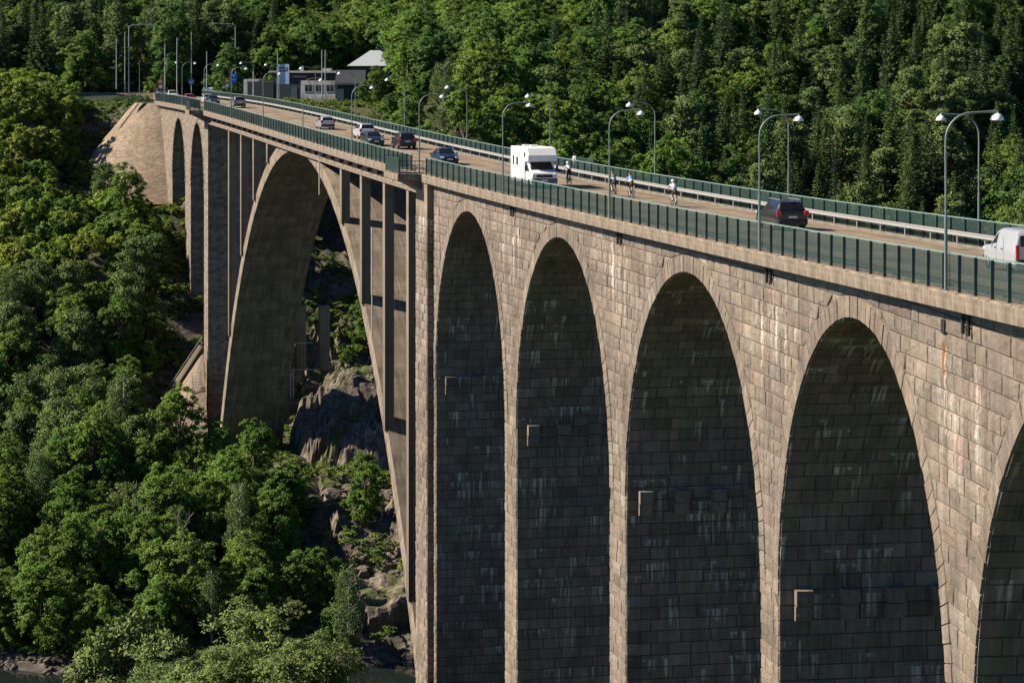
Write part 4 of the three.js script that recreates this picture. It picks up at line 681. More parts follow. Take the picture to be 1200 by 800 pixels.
// tall trees on the camera's own bank, only their crowns in view
for (const [x, top, z, v, m, sc] of [[315, 700, 205, 0, 0, 1.05], [262, 742, 200, 1, 0, 0.95], [358, 735, 198, 1, 0, 0.95], [205, 762, 208, 1, 1, 0.8]]) { const q = px(x, top, z), H = HERO.v[v].crown.boundingBox || (HERO.v[v].crown.computeBoundingBox(), HERO.v[v].crown.boundingBox), t = thing('broadleaf_tree', 'tall yellow green tree rising from the near bank in front of the water', 'tree', 'trees on the near bank', V(q.x, q.y - H.max.y * sc, q.z), rr(0, 6)); t.scale.setScalar(sc); part('crown', HERO.v[v].crown, HERO.mats[m], t); part('trunk', HERO.v[v].trunk, barkMats.brown, t); }
for (const [x, top, z, sc] of [[150, 716, 225, 1.05], [190, 738, 218, 0.95], [115, 752, 226, 0.85]]) { const q = px(x, top, z), g = KIND.pine.v[0]; g.crown.computeBoundingBox(); const t = thing('pine_tree', 'bushy green pine rising from the near bank in front of the water', 'tree', 'pines on the near bank', V(q.x, q.y - g.crown.boundingBox.max.y * sc, q.z), rr(0, 6)); t.scale.setScalar(sc); part('crown', g.crown, KIND.pine.mats[1], t); part('trunk', g.trunk, barkMats.pine, t); }
// grass and low growth on the open slopes: nobody could count it
{
  seed = 55; const g = bush(150, 0.9, 1.3, 0.22, 8, 22).crown, spots = [];
  for (let k = 0; k < 11000; k++) { const s = rr(88, 262), n = rr(-36, 46); if (Math.abs(n - 5.5) < 6.2 && s > 226) continue; if (n > -17 && n < 3 && s > 206 && s < 234) continue; const p = ground(n, s); if (p.y < WATER + 1.2) continue; if (n > 9 && fbm(n / 7, s / 7, 3) < (s < 168 ? 0.6 : 0.5)) continue; if (n > 12 && s < 176) p.y = Math.max(p.y, pw(leftP, s) + 0.9); if (inView(p, 1)) spots.push(p); }
  const im = new THREE.InstancedMesh(g, leafMat(0.146, 0.225, 0.049), spots.length), m = new THREE.Matrix4(), q = new THREE.Quaternion();
  spots.forEach((p, i) => { q.setFromAxisAngle(V(0, 1, 0), rr(0, 6.3)); const k = rr(0.5, 1.5); im.setMatrixAt(i, m.compose(p, q, V(k, k * rr(0.5, 1), k))); im.setColorAt(i, C(...(rnd() < 0.35 ? [1.35, 1.2, 0.9] : [0.85, 0.95, 0.8]))); });
  im.name = 'undergrowth'; im.userData = { label: 'low green growth covering the slopes of the far bank', category: 'undergrowth', kind: 'stuff' }; shade(im); scene.add(im);
}
// ---------------------------------------------------------------- vehicles (local axes: forward is -z, x to the right, y up)
const glassMat = new THREE.MeshPhysicalMaterial({ color: C(0.012, 0.014, 0.016), roughness: 0.06, specularIntensity: 1 });
const tyreMat = std(C(0.018, 0.018, 0.018), 0.9), rimMat = std(C(0.5, 0.5, 0.5), 0.35, { metalness: 0.7 }), plasticMat = std(C(0.025, 0.025, 0.027), 0.6), tailMat = new THREE.MeshPhysicalMaterial({ color: C(0.42, 0.012, 0.012), roughness: 0.15, clearcoat: 1 }), headMat = new THREE.MeshPhysicalMaterial({ color: C(0.62, 0.64, 0.66), roughness: 0.08, clearcoat: 1 }), plateMat = std(C(0.7, 0.7, 0.68), 0.5);
const paint = (r, g, b, m = 0.25) => new THREE.MeshPhysicalMaterial({ color: C(r, g, b), roughness: 0.35, metalness: m, clearcoat: 0.6, clearcoatRoughness: 0.08 });
const tyreG = new THREE.LatheGeometry([[0.2, -0.1], [0.29, -0.105], [0.325, -0.08], [0.335, 0], [0.325, 0.08], [0.29, 0.105], [0.2, 0.1]].map(([x, y]) => new THREE.Vector2(x, y)), 28).rotateZ(Math.PI / 2);
const rimG = (() => { const l = [new THREE.CylinderGeometry(0.205, 0.205, 0.15, 24).rotateZ(Math.PI / 2)]; const sp = []; for (let k = 0; k < 5; k++) sp.push(boxG(0.02, 0.17, 0.05, 0, 0.1, 0).rotateX(k / 5 * 6.283).translate(0.085, 0, 0)); return merge([...l, ...sp, ...sp.map(g => g.clone().translate(-0.17, 0, 0))]); })();
function wheels(t, L, w, zf, zr, r) { for (const z of [zf, zr]) for (const sx of [-1, 1]) { const g = new THREE.Group(); g.name = 'wheel'; g.position.set(sx * (w - 0.115), r, z); g.scale.set(1, r / 0.335, r / 0.335); t.add(g); part('tyre', tyreG, tyreMat, g); part('rim', rimG, rimMat, g); } }
function loftCar(t, sp, body) {
  // sections from nose to tail: [z, bottom, belt height, top height, half width at belt, half width at top]
  const S = sp.sections, N = 44, z0 = S[0][0], z1 = S[S.length - 1][0];
  const at = z => { const o = [z]; for (let k = 1; k < 6; k++) o.push(pw(S.map(q => [q[0], q[k]]), z)); return o; };
  const ring = z => { const [, b, y, T, w, u] = at(z); const d = Math.max(0.0, T - y); return [[0, b], [w * 0.86, b], [w * 0.965, b + 0.1], [w, lerp(b, y, 0.5)], [w * 0.985, y - 0.05], [w * 0.955, y], [lerp(w * 0.955, u, 0.5), y + d * 0.5], [u, T - Math.min(0.07, d * 0.3)], [u * 0.9, T - 0.018], [u * 0.5, T + 0.008], [0, T + 0.014]]; };
  const zs = [...new Set([...S.map(q => q[0]), ...Array.from({ length: N + 1 }, (_, i) => lerp(z0, z1, i / N))])].sort((a, b) => a - b), so = new Soup();
  for (let i = 0; i < zs.length - 1; i++) { const A = ring(zs[i]), D = ring(zs[i + 1]); for (let k = 0; k < A.length - 1; k++) for (const m of [-1, 1]) so.quad(V(m * A[k][0], A[k][1], zs[i]), V(m * D[k][0], D[k][1], zs[i + 1]), V(m * D[k + 1][0], D[k + 1][1], zs[i + 1]), V(m * A[k + 1][0], A[k + 1][1], zs[i])); }
  for (const z of [z0, z1]) { const A = ring(z); for (let k = 0; k < A.length - 1; k++) for (const m of [-1, 1]) so.tri(V(m * A[k][0], A[k][1], z), V(m * A[k + 1][0], A[k + 1][1], z), V(0, (A[0][1] + A[10][1]) / 2, z)); }
  part('body', toCreasedNormals(so.geo(), 0.55), body, t);
  const sideP = (z, f, m) => { const A = ring(z), a = f < 0.5 ? A[5] : A[6], b = f < 0.5 ? A[6] : A[7], q = f < 0.5 ? f * 2 : f * 2 - 1; return V(m * (lerp(a[0], b[0], q) + 0.006), lerp(a[1], b[1], q) + 0.001, z); };
  for (const [za, zb, fa, fb] of sp.sideWindows) for (const m of [-1, 1]) { const w = new Soup(), n = 6; for (let i = 0; i < n; i++) { const p = i / n, q = (i + 1) / n, zA = lerp(za, zb, p), zB = lerp(za, zb, q), lo = 0.1, hA = Math.min(0.93, lerp(fa, fb, p)), hB = Math.min(0.93, lerp(fa, fb, q)); for (const [x0, x1] of [[0, 0.5], [0.5, 1]]) w.quad(sideP(zA, lerp(lo, hA, x0), m), sideP(zB, lerp(lo, hB, x0), m), sideP(zB, lerp(lo, hB, x1), m), sideP(zA, lerp(lo, hA, x1), m)); } part('side_window', w.geo(), glassMat, t); }
  const screen = (za, zb, nm, kx = 0.9) => { const w = new Soup(), n = 8; for (let i = 0; i < n; i++) { const zA = lerp(za, zb, i / n), zB = lerp(za, zb, (i + 1) / n), A = at(zA), D = at(zB), dy = 0.022, dz = za < 0 ? -0.012 : 0.012; for (let j = 0; j < 4; j++) { const x0 = -1 + j / 2, x1 = -0.5 + j / 2, X = (q, x) => V(x * q[5] * kx, q[3] + dy - 0.02 * x * x, q[0] + dz); w.quad(X(A, x0), X(D, x0), X(D, x1), X(A, x1)); } } part(nm, w.geo(), glassMat, t); };
  if (sp.front) screen(sp.front[0], sp.front[1], 'windscreen', 0.93); if (sp.rear) screen(sp.rear[0], sp.rear[1], 'rear_window', sp.rear[2] || 0.88);
  wheels(t, 0, sp.w, sp.wheelF, sp.wheelR, sp.wheel || 0.33);
  for (const m of [-1, 1]) {
    part('headlight', new RoundedBoxGeometry(0.34, sp.lh || 0.15, 0.16, 2, 0.04).rotateY(m * -0.35).translate(m * (sp.w - 0.24), sp.headY, z0 + 0.07), headMat, t);
    part('tail_light', new RoundedBoxGeometry(sp.tw || 0.2, sp.th || 0.26, 0.14, 2, 0.03).translate(m * (sp.w - 0.13), sp.tailY, z1 - (sp.tz || 0.05)), tailMat, t);
    part('mirror', merge([new RoundedBoxGeometry(0.2, 0.14, 0.1, 2, 0.04).translate(m * (sp.w + 0.1), sp.mirrorY, sp.mirrorZ)]), sp.mirrorMat || body, t);
  }
  part('front_bumper', new RoundedBoxGeometry(sp.w * 1.8, 0.2, 0.12, 2, 0.04).translate(0, S[0][1] + 0.13, z0 - 0.02), sp.bumper || plasticMat, t);
  part('rear_bumper', new RoundedBoxGeometry(sp.w * 1.84, 0.24, 0.14, 2, 0.05).translate(0, S[0][1] + 0.17, z1 + 0.01), sp.bumper || plasticMat, t);
  part('grille', boxG(sp.w * 1.05, 0.16, 0.04, 0, sp.headY - 0.05, z0 - 0.012), plasticMat, t);
  part('number_plate', boxG(0.5, 0.11, 0.02, 0, sp.plateY, z1 + (sp.plateZ || 0.02)), plateMat, t);
  part('number_plate', boxG(0.5, 0.11, 0.02, 0, S[0][1] + 0.2, z0 - 0.09), plateMat, t);
  return t;
}
const SEDAN = { w: 0.89, sections: [[-2.3, 0.3, 0.6, 0.62, 0.62, 0.55], [-2.22, 0.2, 0.68, 0.72, 0.8, 0.72], [-1.9, 0.18, 0.78, 0.84, 0.88, 0.78], [-1.0, 0.18, 0.88, 0.97, 0.89, 0.76], [-0.35, 0.18, 0.92, 1.38, 0.89, 0.62], [0.2, 0.18, 0.92, 1.45, 0.89, 0.62], [0.9, 0.18, 0.93, 1.40, 0.89, 0.61], [1.65, 0.18, 0.95, 1.06, 0.88, 0.72], [2.15, 0.2, 0.93, 1.0, 0.83, 0.72], [2.28, 0.3, 0.85, 0.9, 0.72, 0.64]], sideWindows: [[-0.72, 0.02, 0.3, 0.93], [0.08, 0.72, 0.93, 0.93], [0.8, 1.2, 0.9, 0.5]], front: [-0.98, -0.36], rear: [0.95, 1.62], wheelF: -1.42, wheelR: 1.38, headY: 0.66, tailY: 0.84, plateY: 0.62, mirrorY: 0.98, mirrorZ: -0.62, th: 0.18, tw: 0.3 };
const SUVS = { w: 0.92, sections: [[-2.22, 0.34, 0.72, 0.74, 0.66, 0.58], [-2.14, 0.26, 0.86, 0.9, 0.84, 0.74], [-1.8, 0.24, 0.97, 1.02, 0.91, 0.8], [-1.0, 0.24, 1.03, 1.13, 0.92, 0.76], [-0.42, 0.24, 1.04, 1.58, 0.92, 0.64], [0.3, 0.24, 1.05, 1.66, 0.92, 0.65], [1.4, 0.24, 1.07, 1.63, 0.92, 0.64], [1.75, 0.24, 1.07, 1.58, 0.91, 0.63], [2.1, 0.26, 1.07, 1.12, 0.89, 0.76], [2.2, 0.34, 0.95, 0.99, 0.82, 0.74]], sideWindows: [[-0.78, -0.02, 0.3, 0.93], [0.05, 0.85, 0.93, 0.93], [0.93, 1.6, 0.93, 0.75]], front: [-0.98, -0.42], rear: [1.78, 2.08, 0.92], wheelF: -1.34, wheelR: 1.32, wheel: 0.36, headY: 0.84, tailY: 0.98, th: 0.3, tw: 0.26, tz: 0.03, plateY: 0.78, plateZ: 0.03, mirrorY: 1.1, mirrorZ: -0.66 };
const HATCH = { w: 0.87, sections: [[-2.0, 0.3, 0.62, 0.64, 0.62, 0.55], [-1.92, 0.2, 0.74, 0.78, 0.8, 0.7], [-1.6, 0.18, 0.84, 0.9, 0.86, 0.76], [-0.95, 0.18, 0.92, 1.0, 0.87, 0.74], [-0.35, 0.18, 0.94, 1.42, 0.87, 0.61], [0.3, 0.18, 0.95, 1.5, 0.87, 0.62], [1.2, 0.18, 0.97, 1.46, 0.87, 0.61], [1.5, 0.18, 0.97, 1.4, 0.86, 0.6], [1.9, 0.2, 0.97, 1.02, 0.84, 0.72], [2.0, 0.3, 0.86, 0.9, 0.78, 0.7]], sideWindows: [[-0.7, 0.0, 0.3, 0.93], [0.08, 0.75, 0.93, 0.93], [0.83, 1.35, 0.93, 0.6]], front: [-0.93, -0.36], rear: [1.53, 1.88, 0.9], wheelF: -1.22, wheelR: 1.22, headY: 0.7, tailY: 0.92, th: 0.3, tw: 0.22, plateY: 0.7, mirrorY: 0.98, mirrorZ: -0.6 };
const VAN = { w: 0.91, sections: [[-2.2, 0.34, 0.72, 0.74, 0.64, 0.56], [-2.1, 0.24, 0.86, 0.9, 0.82, 0.72], [-1.75, 0.22, 0.98, 1.04, 0.9, 0.78], [-1.25, 0.22, 1.05, 1.14, 0.91, 0.76], [-0.55, 0.22, 1.08, 1.7, 0.91, 0.70], [0.0, 0.22, 1.1, 1.81, 0.91, 0.72], [1.9, 0.22, 1.12, 1.83, 0.91, 0.74], [2.05, 0.22, 1.12, 1.78, 0.91, 0.75], [2.16, 0.24, 1.08, 1.66, 0.9, 0.76], [2.2, 0.3, 1.0, 1.58, 0.86, 0.74]], sideWindows: [[-1.0, -0.28, 0.22, 0.9]], front: [-1.22, -0.56], rear: null, wheelF: -1.38, wheelR: 1.36, headY: 0.84, tailY: 0.92, th: 0.62, tw: 0.15, tz: 0.02, plateY: 0.6, plateZ: 0.03, mirrorY: 1.14, mirrorZ: -0.82, mirrorMat: plasticMat };
function car(spec, body, label, s, n, away, name = 'car') { const t = thing(name, label, name === 'van' ? 'van' : 'car', null, B(s, n, deckH(s) + 0.02 + 0.06 * (1 - ((n - 5.5) / 4.9) ** 2)), heading(s) + (away ? 0 : Math.PI)); return loftCar(t, spec, body); }
{ // white van at the near end
  const t = car(VAN, paint(0.46, 0.49, 0.54, 0.35), 'silver white panel van driving away at the near end of the bridge', -107.3, 6.1, true, 'van');
  for (const m of [-1, 1]) part('rear_window', new RoundedBoxGeometry(0.62, 0.46, 0.03, 2, 0.05).translate(m * 0.37, 1.38, 2.185).rotateX(0), glassMat, t);
  part('door_seam', merge([boxG(0.012, 1.2, 0.012, 0, 1.0, 2.205), boxG(0.012, 1.25, 0.012, -0.905, 0.85, -0.2), boxG(0.012, 1.25, 0.012, -0.905, 0.85, 0.75)]), plasticMat, t);
  for (const z of [-0.35, 0.55]) part('door_handle', boxG(0.03, 0.04, 0.16, -0.92, 0.98, z), plasticMat, t);
}
{ const t = car(SUVS, paint(0.012, 0.014, 0.018, 0.1), 'black estate car with lit red tail lights behind the tall street lamp', -69.6, 6.3, true); part('brake_light', boxG(0.3, 0.035, 0.03, 0, 1.585, 1.80), tailMat, t); for (const m of [-1, 1]) part('roof_rail', new RoundedBoxGeometry(0.04, 0.05, 2.0, 1, 0.015).translate(m * 0.56, 1.70, 0.6), rimMat, t); }
car(SEDAN, paint(0.018, 0.032, 0.075, 0.3), 'dark blue saloon driving ahead of a gap on the concrete arch', 18.2, 4.7, false);
car(SUVS, paint(0.02, 0.016, 0.02, 0.2), 'black car with red tail lights beside two oncoming cars on the arch span', 46.8, 6.6, true);
car(SEDAN, paint(0.03, 0.045, 0.06, 0.4), 'dark slate saloon following close to the white car', 53.6, 4.7, false);
car(SUVS, paint(0.55, 0.57, 0.6, 0.3), 'white compact car driving away behind the dark slate saloon', 68.4, 6.5, true);
car(HATCH, paint(0.42, 0.44, 0.46, 0.5), 'silver hatchback alone on the far half of the arch span', 92.4, 6.2, true);
car(SUVS, paint(0.22, 0.24, 0.27, 0.5), 'grey car beside the blue road sign at the far end of the bridge', 169.0, 6.0, true);
car(SEDAN, paint(0.03, 0.035, 0.04, 0.3), 'dark saloon leading the queue at the far end of the bridge', 188.5, 4.7, false);
car(HATCH, paint(0.6, 0.62, 0.64, 0.3), 'light silver car behind the dark saloon at the far end', 196.5, 4.9, false);
car(HATCH, paint(0.42, 0.02, 0.03, 0.1), 'red car in the queue at the far end of the bridge', 201.5, 2.6, false);
car(HATCH, paint(0.58, 0.6, 0.62, 0.3), 'pale silver car beyond the far railing end', 240.5, 4.0, false);
car(SUVS, paint(0.05, 0.055, 0.07, 0.3), 'dark tall car at the very end of the visible road', 262, 4.2, false);
{ // motorhome
  const s = -17.6, n = 4.05, white = std(C(0.80, 0.80, 0.78), 0.4), t = thing('motorhome', 'white motorhome with a large overcab driving towards the viaduct', 'motorhome', null, B(s, n, deckH(s) + 0.06), heading(s) + Math.PI);
  const ext = (pts, w, bev) => { const sh = new THREE.Shape(pts.map(([z, y]) => new THREE.Vector2(z, y))), g = new THREE.ExtrudeGeometry(sh, { depth: w - 2 * bev, bevelEnabled: true, bevelThickness: bev, bevelSize: bev, bevelSegments: 3, curveSegments: 6 }); g.translate(0, 0, -(w - 2 * bev) / 2); g.rotateY(-Math.PI / 2); return g; };  // shape x -> z, extrusion -> x
  const flip = pts => pts;
  part('living_box', ext(flip([[3.0, 0.48], [3.0, 2.95], [-1.2, 2.98], [-2.1, 2.9], [-2.45, 2.45], [-2.42, 2.12], [-1.25, 1.98], [-1.15, 0.48]]), 2.26, 0.08), white, t);
  part('cab', ext(flip([[-1.2, 0.4], [-1.2, 2.0], [-1.75, 1.98], [-2.35, 1.32], [-2.95, 1.12], [-3.05, 0.95], [-3.05, 0.4]]), 1.96, 0.09), white, t);
  { const w = new Soup(), y0 = 1.36, y1 = 1.97, z0 = -2.46, z1 = -1.88; w.quad(V(-0.88, y0, z0), V(0.88, y0, z0), V(0.78, y1, z1), V(-0.78, y1, z1)); part('windscreen', w.geo(), glassMat, t); }
  for (const m of [-1, 1]) {
    const w = new Soup(), x = m * 1.0; w.quad(V(x, 1.28, -2.2), V(x, 1.28, -1.35), V(x, 1.86, -1.35), V(x, 1.86, -1.78)); part('cab_window', w.geo(), glassMat, t);
    for (const [z, y, ww, hh] of [[0.9, 1.95, 0.55, 0.62], [2.1, 2.0, 0.45, 0.7], [-1.5, 2.5, 0.42, 0.36]]) part('side_window', new RoundedBoxGeometry(0.03, hh, ww, 2, 0.012).translate(m * 1.135, y, z), glassMat, t);
    part('headlight', new RoundedBoxGeometry(0.3, 0.26, 0.14, 2, 0.05).translate(m * 0.8, 0.98, -3.08), headMat, t);
    part('mirror', new RoundedBoxGeometry(0.16, 0.42, 0.14, 2, 0.04).translate(m * 1.2, 1.5, -2.15), plasticMat, t);
    part('tail_light', boxG(0.1, 0.4, 0.05, m * 1.0, 0.9, 3.1), tailMat, t);
  }
  part('grille', new RoundedBoxGeometry(1.25, 0.24, 0.06, 2, 0.03).translate(0, 0.96, -3.13), plasticMat, t); part('front_bumper', new RoundedBoxGeometry(1.98, 0.36, 0.2, 2, 0.08).translate(0, 0.6, -3.1), std(C(0.09, 0.1, 0.12), 0.6), t);
  part('number_plate', boxG(0.5, 0.11, 0.02, 0, 0.62, -3.21), plateMat, t); part('roof_vent', merge([new RoundedBoxGeometry(0.6, 0.14, 0.6, 2, 0.05).translate(0, 3.1, 0.2), new RoundedBoxGeometry(0.5, 0.12, 0.5, 2, 0.05).translate(0.2, 3.09, 1.9)]), white, t); part('skirt_trim', merge([boxG(0.012, 0.03, 3.2, -1.136, 1.35, 1.2), boxG(0.012, 0.03, 3.2, 1.136, 1.35, 1.2)]), std(C(0.3, 0.3, 0.34), 0.5), t);
  wheels(t, 0, 1.02, -2.2, 1.7, 0.35);
}
// ---------------------------------------------------------------- cyclists and a walker
// a body from bones: tapered capsules joined smoothly, meshed on a grid; the field is coloured by the nearest bone
function bodyG(bones, box, cell, k = 0.035) {
  const size = Math.max(box.max.x - box.min.x, box.max.y - box.min.y, box.max.z - box.min.z), res = Math.ceil(size / cell) + 4, mc = new MarchingCubes(res, new THREE.MeshBasicMaterial(), false, false, 90000), half = size / 2 * 1.08, c = box.getCenter(V(0, 0, 0));
  const dist = (p, b) => { const pa = p.clone().sub(b.a), ba = b.ba, h = clamp(pa.dot(ba) / b.l2); return pa.addScaledVector(ba, -h).length() - lerp(b.ra, b.rb, h); };
  for (const b of bones) { b.ba = b.b.clone().sub(b.a); b.l2 = Math.max(1e-6, b.ba.lengthSq()); }
  const p = V(0, 0, 0);
  for (let z = 0; z < res; z++) for (let y = 0; y < res; y++) for (let x = 0; x < res; x++) { p.set((x - res / 2) / (res / 2) * half + c.x, (y - res / 2) / (res / 2) * half + c.y, (z - res / 2) / (res / 2) * half + c.z); let d = 9; for (const b of bones) { const q = dist(p, b), h = clamp(0.5 + 0.5 * (d - q) / k); d = lerp(d, q, h) - k * h * (1 - h); } mc.field[z * res * res + y * res + x] = -d; }
  mc.isolation = 0; mc.update();
  const n = mc.count, pos = new Float32Array(n * 3), nor = new Float32Array(n * 3), col = new Float32Array(n * 3);
  for (let i = 0; i < n; i++) { p.set(mc.positionArray[i * 3] * half + c.x, mc.positionArray[i * 3 + 1] * half + c.y, mc.positionArray[i * 3 + 2] * half + c.z); pos.set([p.x, p.y, p.z], i * 3); let best = 9, bb = bones[0]; for (const b of bones) { const q = dist(p, b); if (q < best) { best = q; bb = b; } } const cc = typeof bb.c === 'function' ? bb.c(p) : bb.c; col.set(cc, i * 3); }
  const g = new THREE.BufferGeometry(); g.setAttribute('position', new THREE.BufferAttribute(pos, 3)); g.setAttribute('color', new THREE.BufferAttribute(col, 3)); const gg = mergeVertices(g, 1e-4); gg.computeVertexNormals(); return gg;
}
const bone = (a, b, ra, rb, c) => ({ a: V(...a), b: V(...b), ra, rb, c });
const SKIN = [0.50, 0.30, 0.21];
const bodyMat = std(0xffffff, 0.8, { vertexColors: true });
function riderG(top, accent, shorts, pedal, sway) {             // riding, hands on the bars, forward -z, wheel contact at y 0
  const hip = 0.98, f = pedal, sh = [0.18, 1.42, -0.34], knee = m => m * f > 0 ? [m * 0.11, 0.80, -0.34] : [m * 0.12, 0.62, -0.12], ank = m => m * f > 0 ? [m * 0.11, 0.44, -0.06] : [m * 0.11, 0.22, 0.06];
  const jersey = p => (p.y > 1.22 && p.y < 1.31) ? accent : top, B_ = [];
  B_.push(bone([0, hip, 0.2], [0, hip + 0.12, 0.1], 0.145, 0.135, shorts), bone([0, 1.08, 0.1], [0, 1.36, -0.24], 0.125, 0.15, jersey), bone([-0.15, 1.40, -0.3], [0.15, 1.40, -0.3], 0.075, 0.075, jersey), bone([0, 1.42, -0.3], [0, 1.56, -0.42], 0.055, 0.05, SKIN));
  B_.push(bone([0, 1.62, -0.47], [0, 1.69, -0.44], 0.085, 0.09, SKIN), bone([0, 1.57, -0.52], [0, 1.60, -0.5], 0.055, 0.06, SKIN), bone([0, 1.62, -0.565], [0, 1.605, -0.575], 0.016, 0.02, SKIN));
  for (const m of [-1, 1]) {
    B_.push(bone([m * 0.085, hip, 0.16], knee(m), 0.088, 0.062, p => p.z > -0.20 && p.y > 0.70 || p.y > 0.78 ? shorts : SKIN), bone(knee(m), ank(m), 0.058, 0.036, p => p.y < ank(m)[1] + 0.1 ? [0.7, 0.7, 0.7] : SKIN), bone(ank(m), [ank(m)[0], ank(m)[1] - 0.07, ank(m)[2] - 0.15], 0.04, 0.034, [0.12, 0.12, 0.13]));
    B_.push(bone([m * sh[0], sh[1], sh[2]], [m * 0.25, 1.22, -0.5], 0.056, 0.043, jersey), bone([m * 0.25, 1.22, -0.5], [m * 0.21, 1.05, -0.7], 0.04, 0.028, SKIN), bone([m * 0.21, 1.05, -0.7], [m * 0.21, 1.04, -0.77], 0.034, 0.032, [0.06, 0.06, 0.07]));
    B_.push(bone([m * 0.092, 1.64, -0.45], [m * 0.098, 1.66, -0.45], 0.014, 0.018, SKIN));
  }
  const g = bodyG(B_, new THREE.Box3(V(-0.36, 0.08, -0.9), V(0.36, 1.8, 0.42)), 0.019);
  return g;
}
function handsG() { const l = []; for (const m of [-1, 1]) for (let k = 0; k < 5; k++) { const z = k < 4 ? 0 : 0.02, y = 1.045 - 0.0, x0 = m * (0.175 + k * 0.02), r = k < 4 ? [0.0095, 0.0095, 0.009, 0.008][k] : 0.0105; if (k < 4) { l.push(tubeG(V(x0, y + 0.02, -0.765), V(x0, y + 0.004, -0.81), r, r, 6), tubeG(V(x0, y + 0.004, -0.81), V(x0, y - 0.03, -0.80), r, r * 0.85, 6)); } else l.push(tubeG(V(m * 0.175, y - 0.01, -0.75), V(m * 0.16, y - 0.03, -0.79), r, r * 0.8, 6)); } return merge(l); }
const handG = handsG(), gloveMat = std(C(0.05, 0.05, 0.055), 0.8);
const bikeWheelG = (() => { const l = [new THREE.TorusGeometry(0.325, 0.018, 8, 36).rotateY(Math.PI / 2)]; for (let k = 0; k < 14; k++) l.push(tubeG(V(0, 0, 0), V(0, 0.32, 0), 0.003, 0.003, 4).rotateX(k / 14 * 6.283)); l.push(new THREE.CylinderGeometry(0.02, 0.02, 0.1, 8).rotateZ(Math.PI / 2)); return merge(l); })();
function cyclist(s, n, top, accent, shorts, helmet, frameCol, pedal, label, bikeLabel) {
  const at = B(s, n, deckH(s) + 0.075), turn = heading(s);
  const b = thing('bicycle', bikeLabel, 'bicycle', null, at, turn), fm = std(C(...frameCol), 0.35, { metalness: 0.2 });
  for (const z of [-0.52, 0.5]) part('wheel', bikeWheelG, tyreMat, b, V(0, 0.343, z));
  part('frame', merge([tubeG(V(0, 0.3, 0.02), V(0, 0.85, 0.17), 0.018), tubeG(V(0, 0.3, 0.02), V(0, 0.78, -0.4), 0.021), tubeG(V(0, 0.8, 0.155), V(0, 0.84, -0.39), 0.018), tubeG(V(0, 0.9, -0.37), V(0, 0.68, -0.43), 0.02), tubeG(V(0.05, 0.68, -0.43), V(0.05, 0.343, -0.52), 0.013), tubeG(V(-0.05, 0.68, -0.43), V(-0.05, 0.343, -0.52), 0.013), tubeG(V(0.05, 0.343, 0.5), V(0.03, 0.3, 0.02), 0.011), tubeG(V(-0.05, 0.343, 0.5), V(-0.03, 0.3, 0.02), 0.011), tubeG(V(0.05, 0.343, 0.5), V(0.02, 0.8, 0.155), 0.01), tubeG(V(-0.05, 0.343, 0.5), V(-0.02, 0.8, 0.155), 0.01), tubeG(V(0, 0.85, 0.17), V(0, 0.92, 0.2), 0.014)]), fm, b);
  part('saddle', new RoundedBoxGeometry(0.14, 0.05, 0.27, 2, 0.02).translate(0, 0.925, 0.2), plasticMat, b);
  part('handlebar', merge([tubeG(V(-0.21, 1.03, -0.7), V(0.21, 1.03, -0.7), 0.014), tubeG(V(0, 0.9, -0.37), V(0, 1.03, -0.7), 0.014), ...[-1, 1].flatMap(m => [tubeG(V(m * 0.21, 1.03, -0.7), V(m * 0.21, 1.02, -0.8), 0.014), tubeG(V(m * 0.21, 1.02, -0.8), V(m * 0.21, 0.92, -0.74), 0.013)])]), plasticMat, b);
  part('crank', merge([tubeG(V(0.11, 0.3 + 0.14 * pedal, -0.04), V(0.06, 0.3, 0.02), 0.012), tubeG(V(-0.11, 0.3 - 0.14 * pedal, 0.06), V(-0.06, 0.3, 0.02), 0.012), new THREE.CylinderGeometry(0.09, 0.09, 0.008, 20).rotateZ(Math.PI / 2).translate(0.06, 0.3, 0.02)]), rimMat, b);
  const p = thing('person', label, 'person', null, at, turn), body = part('body', riderG(top, accent, shorts, pedal, 0), bodyMat, p); part('hands', handG, gloveMat, p);
  part('helmet', merge([new THREE.SphereGeometry(0.112, 20, 10, 0, 6.2832, 0, 1.75).scale(0.95, 0.92, 1.25).translate(0, 1.675, -0.44), new THREE.TorusGeometry(0.1, 0.012, 6, 20).rotateX(Math.PI / 2).scale(0.98, 1, 1.3).translate(0, 1.655, -0.44)]), std(C(...helmet), 0.45), p);
  part('eyes', merge([new THREE.SphereGeometry(0.011, 8, 6).translate(-0.035, 1.65, -0.552), new THREE.SphereGeometry(0.011, 8, 6).translate(0.035, 1.65, -0.552)]), plasticMat, p);
}
cyclist(-15.4, 7.3, [0.68, 0.67, 0.70], [0.68, 0.67, 0.70], [0.03, 0.03, 0.035], [0.7, 0.7, 0.72], [0.3, 0.3, 0.3], 1, 'cyclist in a plain white jersey and white helmet riding beside the motorhome', 'road bicycle under the rider beside the motorhome');
cyclist(-31.0, 6.55, [0.10, 0.12, 0.14], [0.3, 0.32, 0.34], [0.02, 0.02, 0.022], [0.05, 0.05, 0.06], [0.05, 0.05, 0.05], -1, 'cyclist in a dark grey jersey riding behind the street lamp pole', 'dark road bicycle under the rider in dark grey');
cyclist(-33.6, 7.1, [0.12, 0.28, 0.60], [0.7, 0.68, 0.74], [0.02, 0.02, 0.025], [0.03, 0.03, 0.04], [0.04, 0.04, 0.05], 1, 'cyclist in a blue and white jersey with a dark helmet', 'road bicycle under the rider in blue and white');
cyclist(-44.6, 7.0, [0.58, 0.60, 0.76], [0.12, 0.14, 0.3], [0.02, 0.02, 0.028], [0.72, 0.74, 0.76], [0.5, 0.5, 0.5], -1, 'last cyclist of the group in pale lilac jersey and white helmet', 'road bicycle under the last rider of the group');
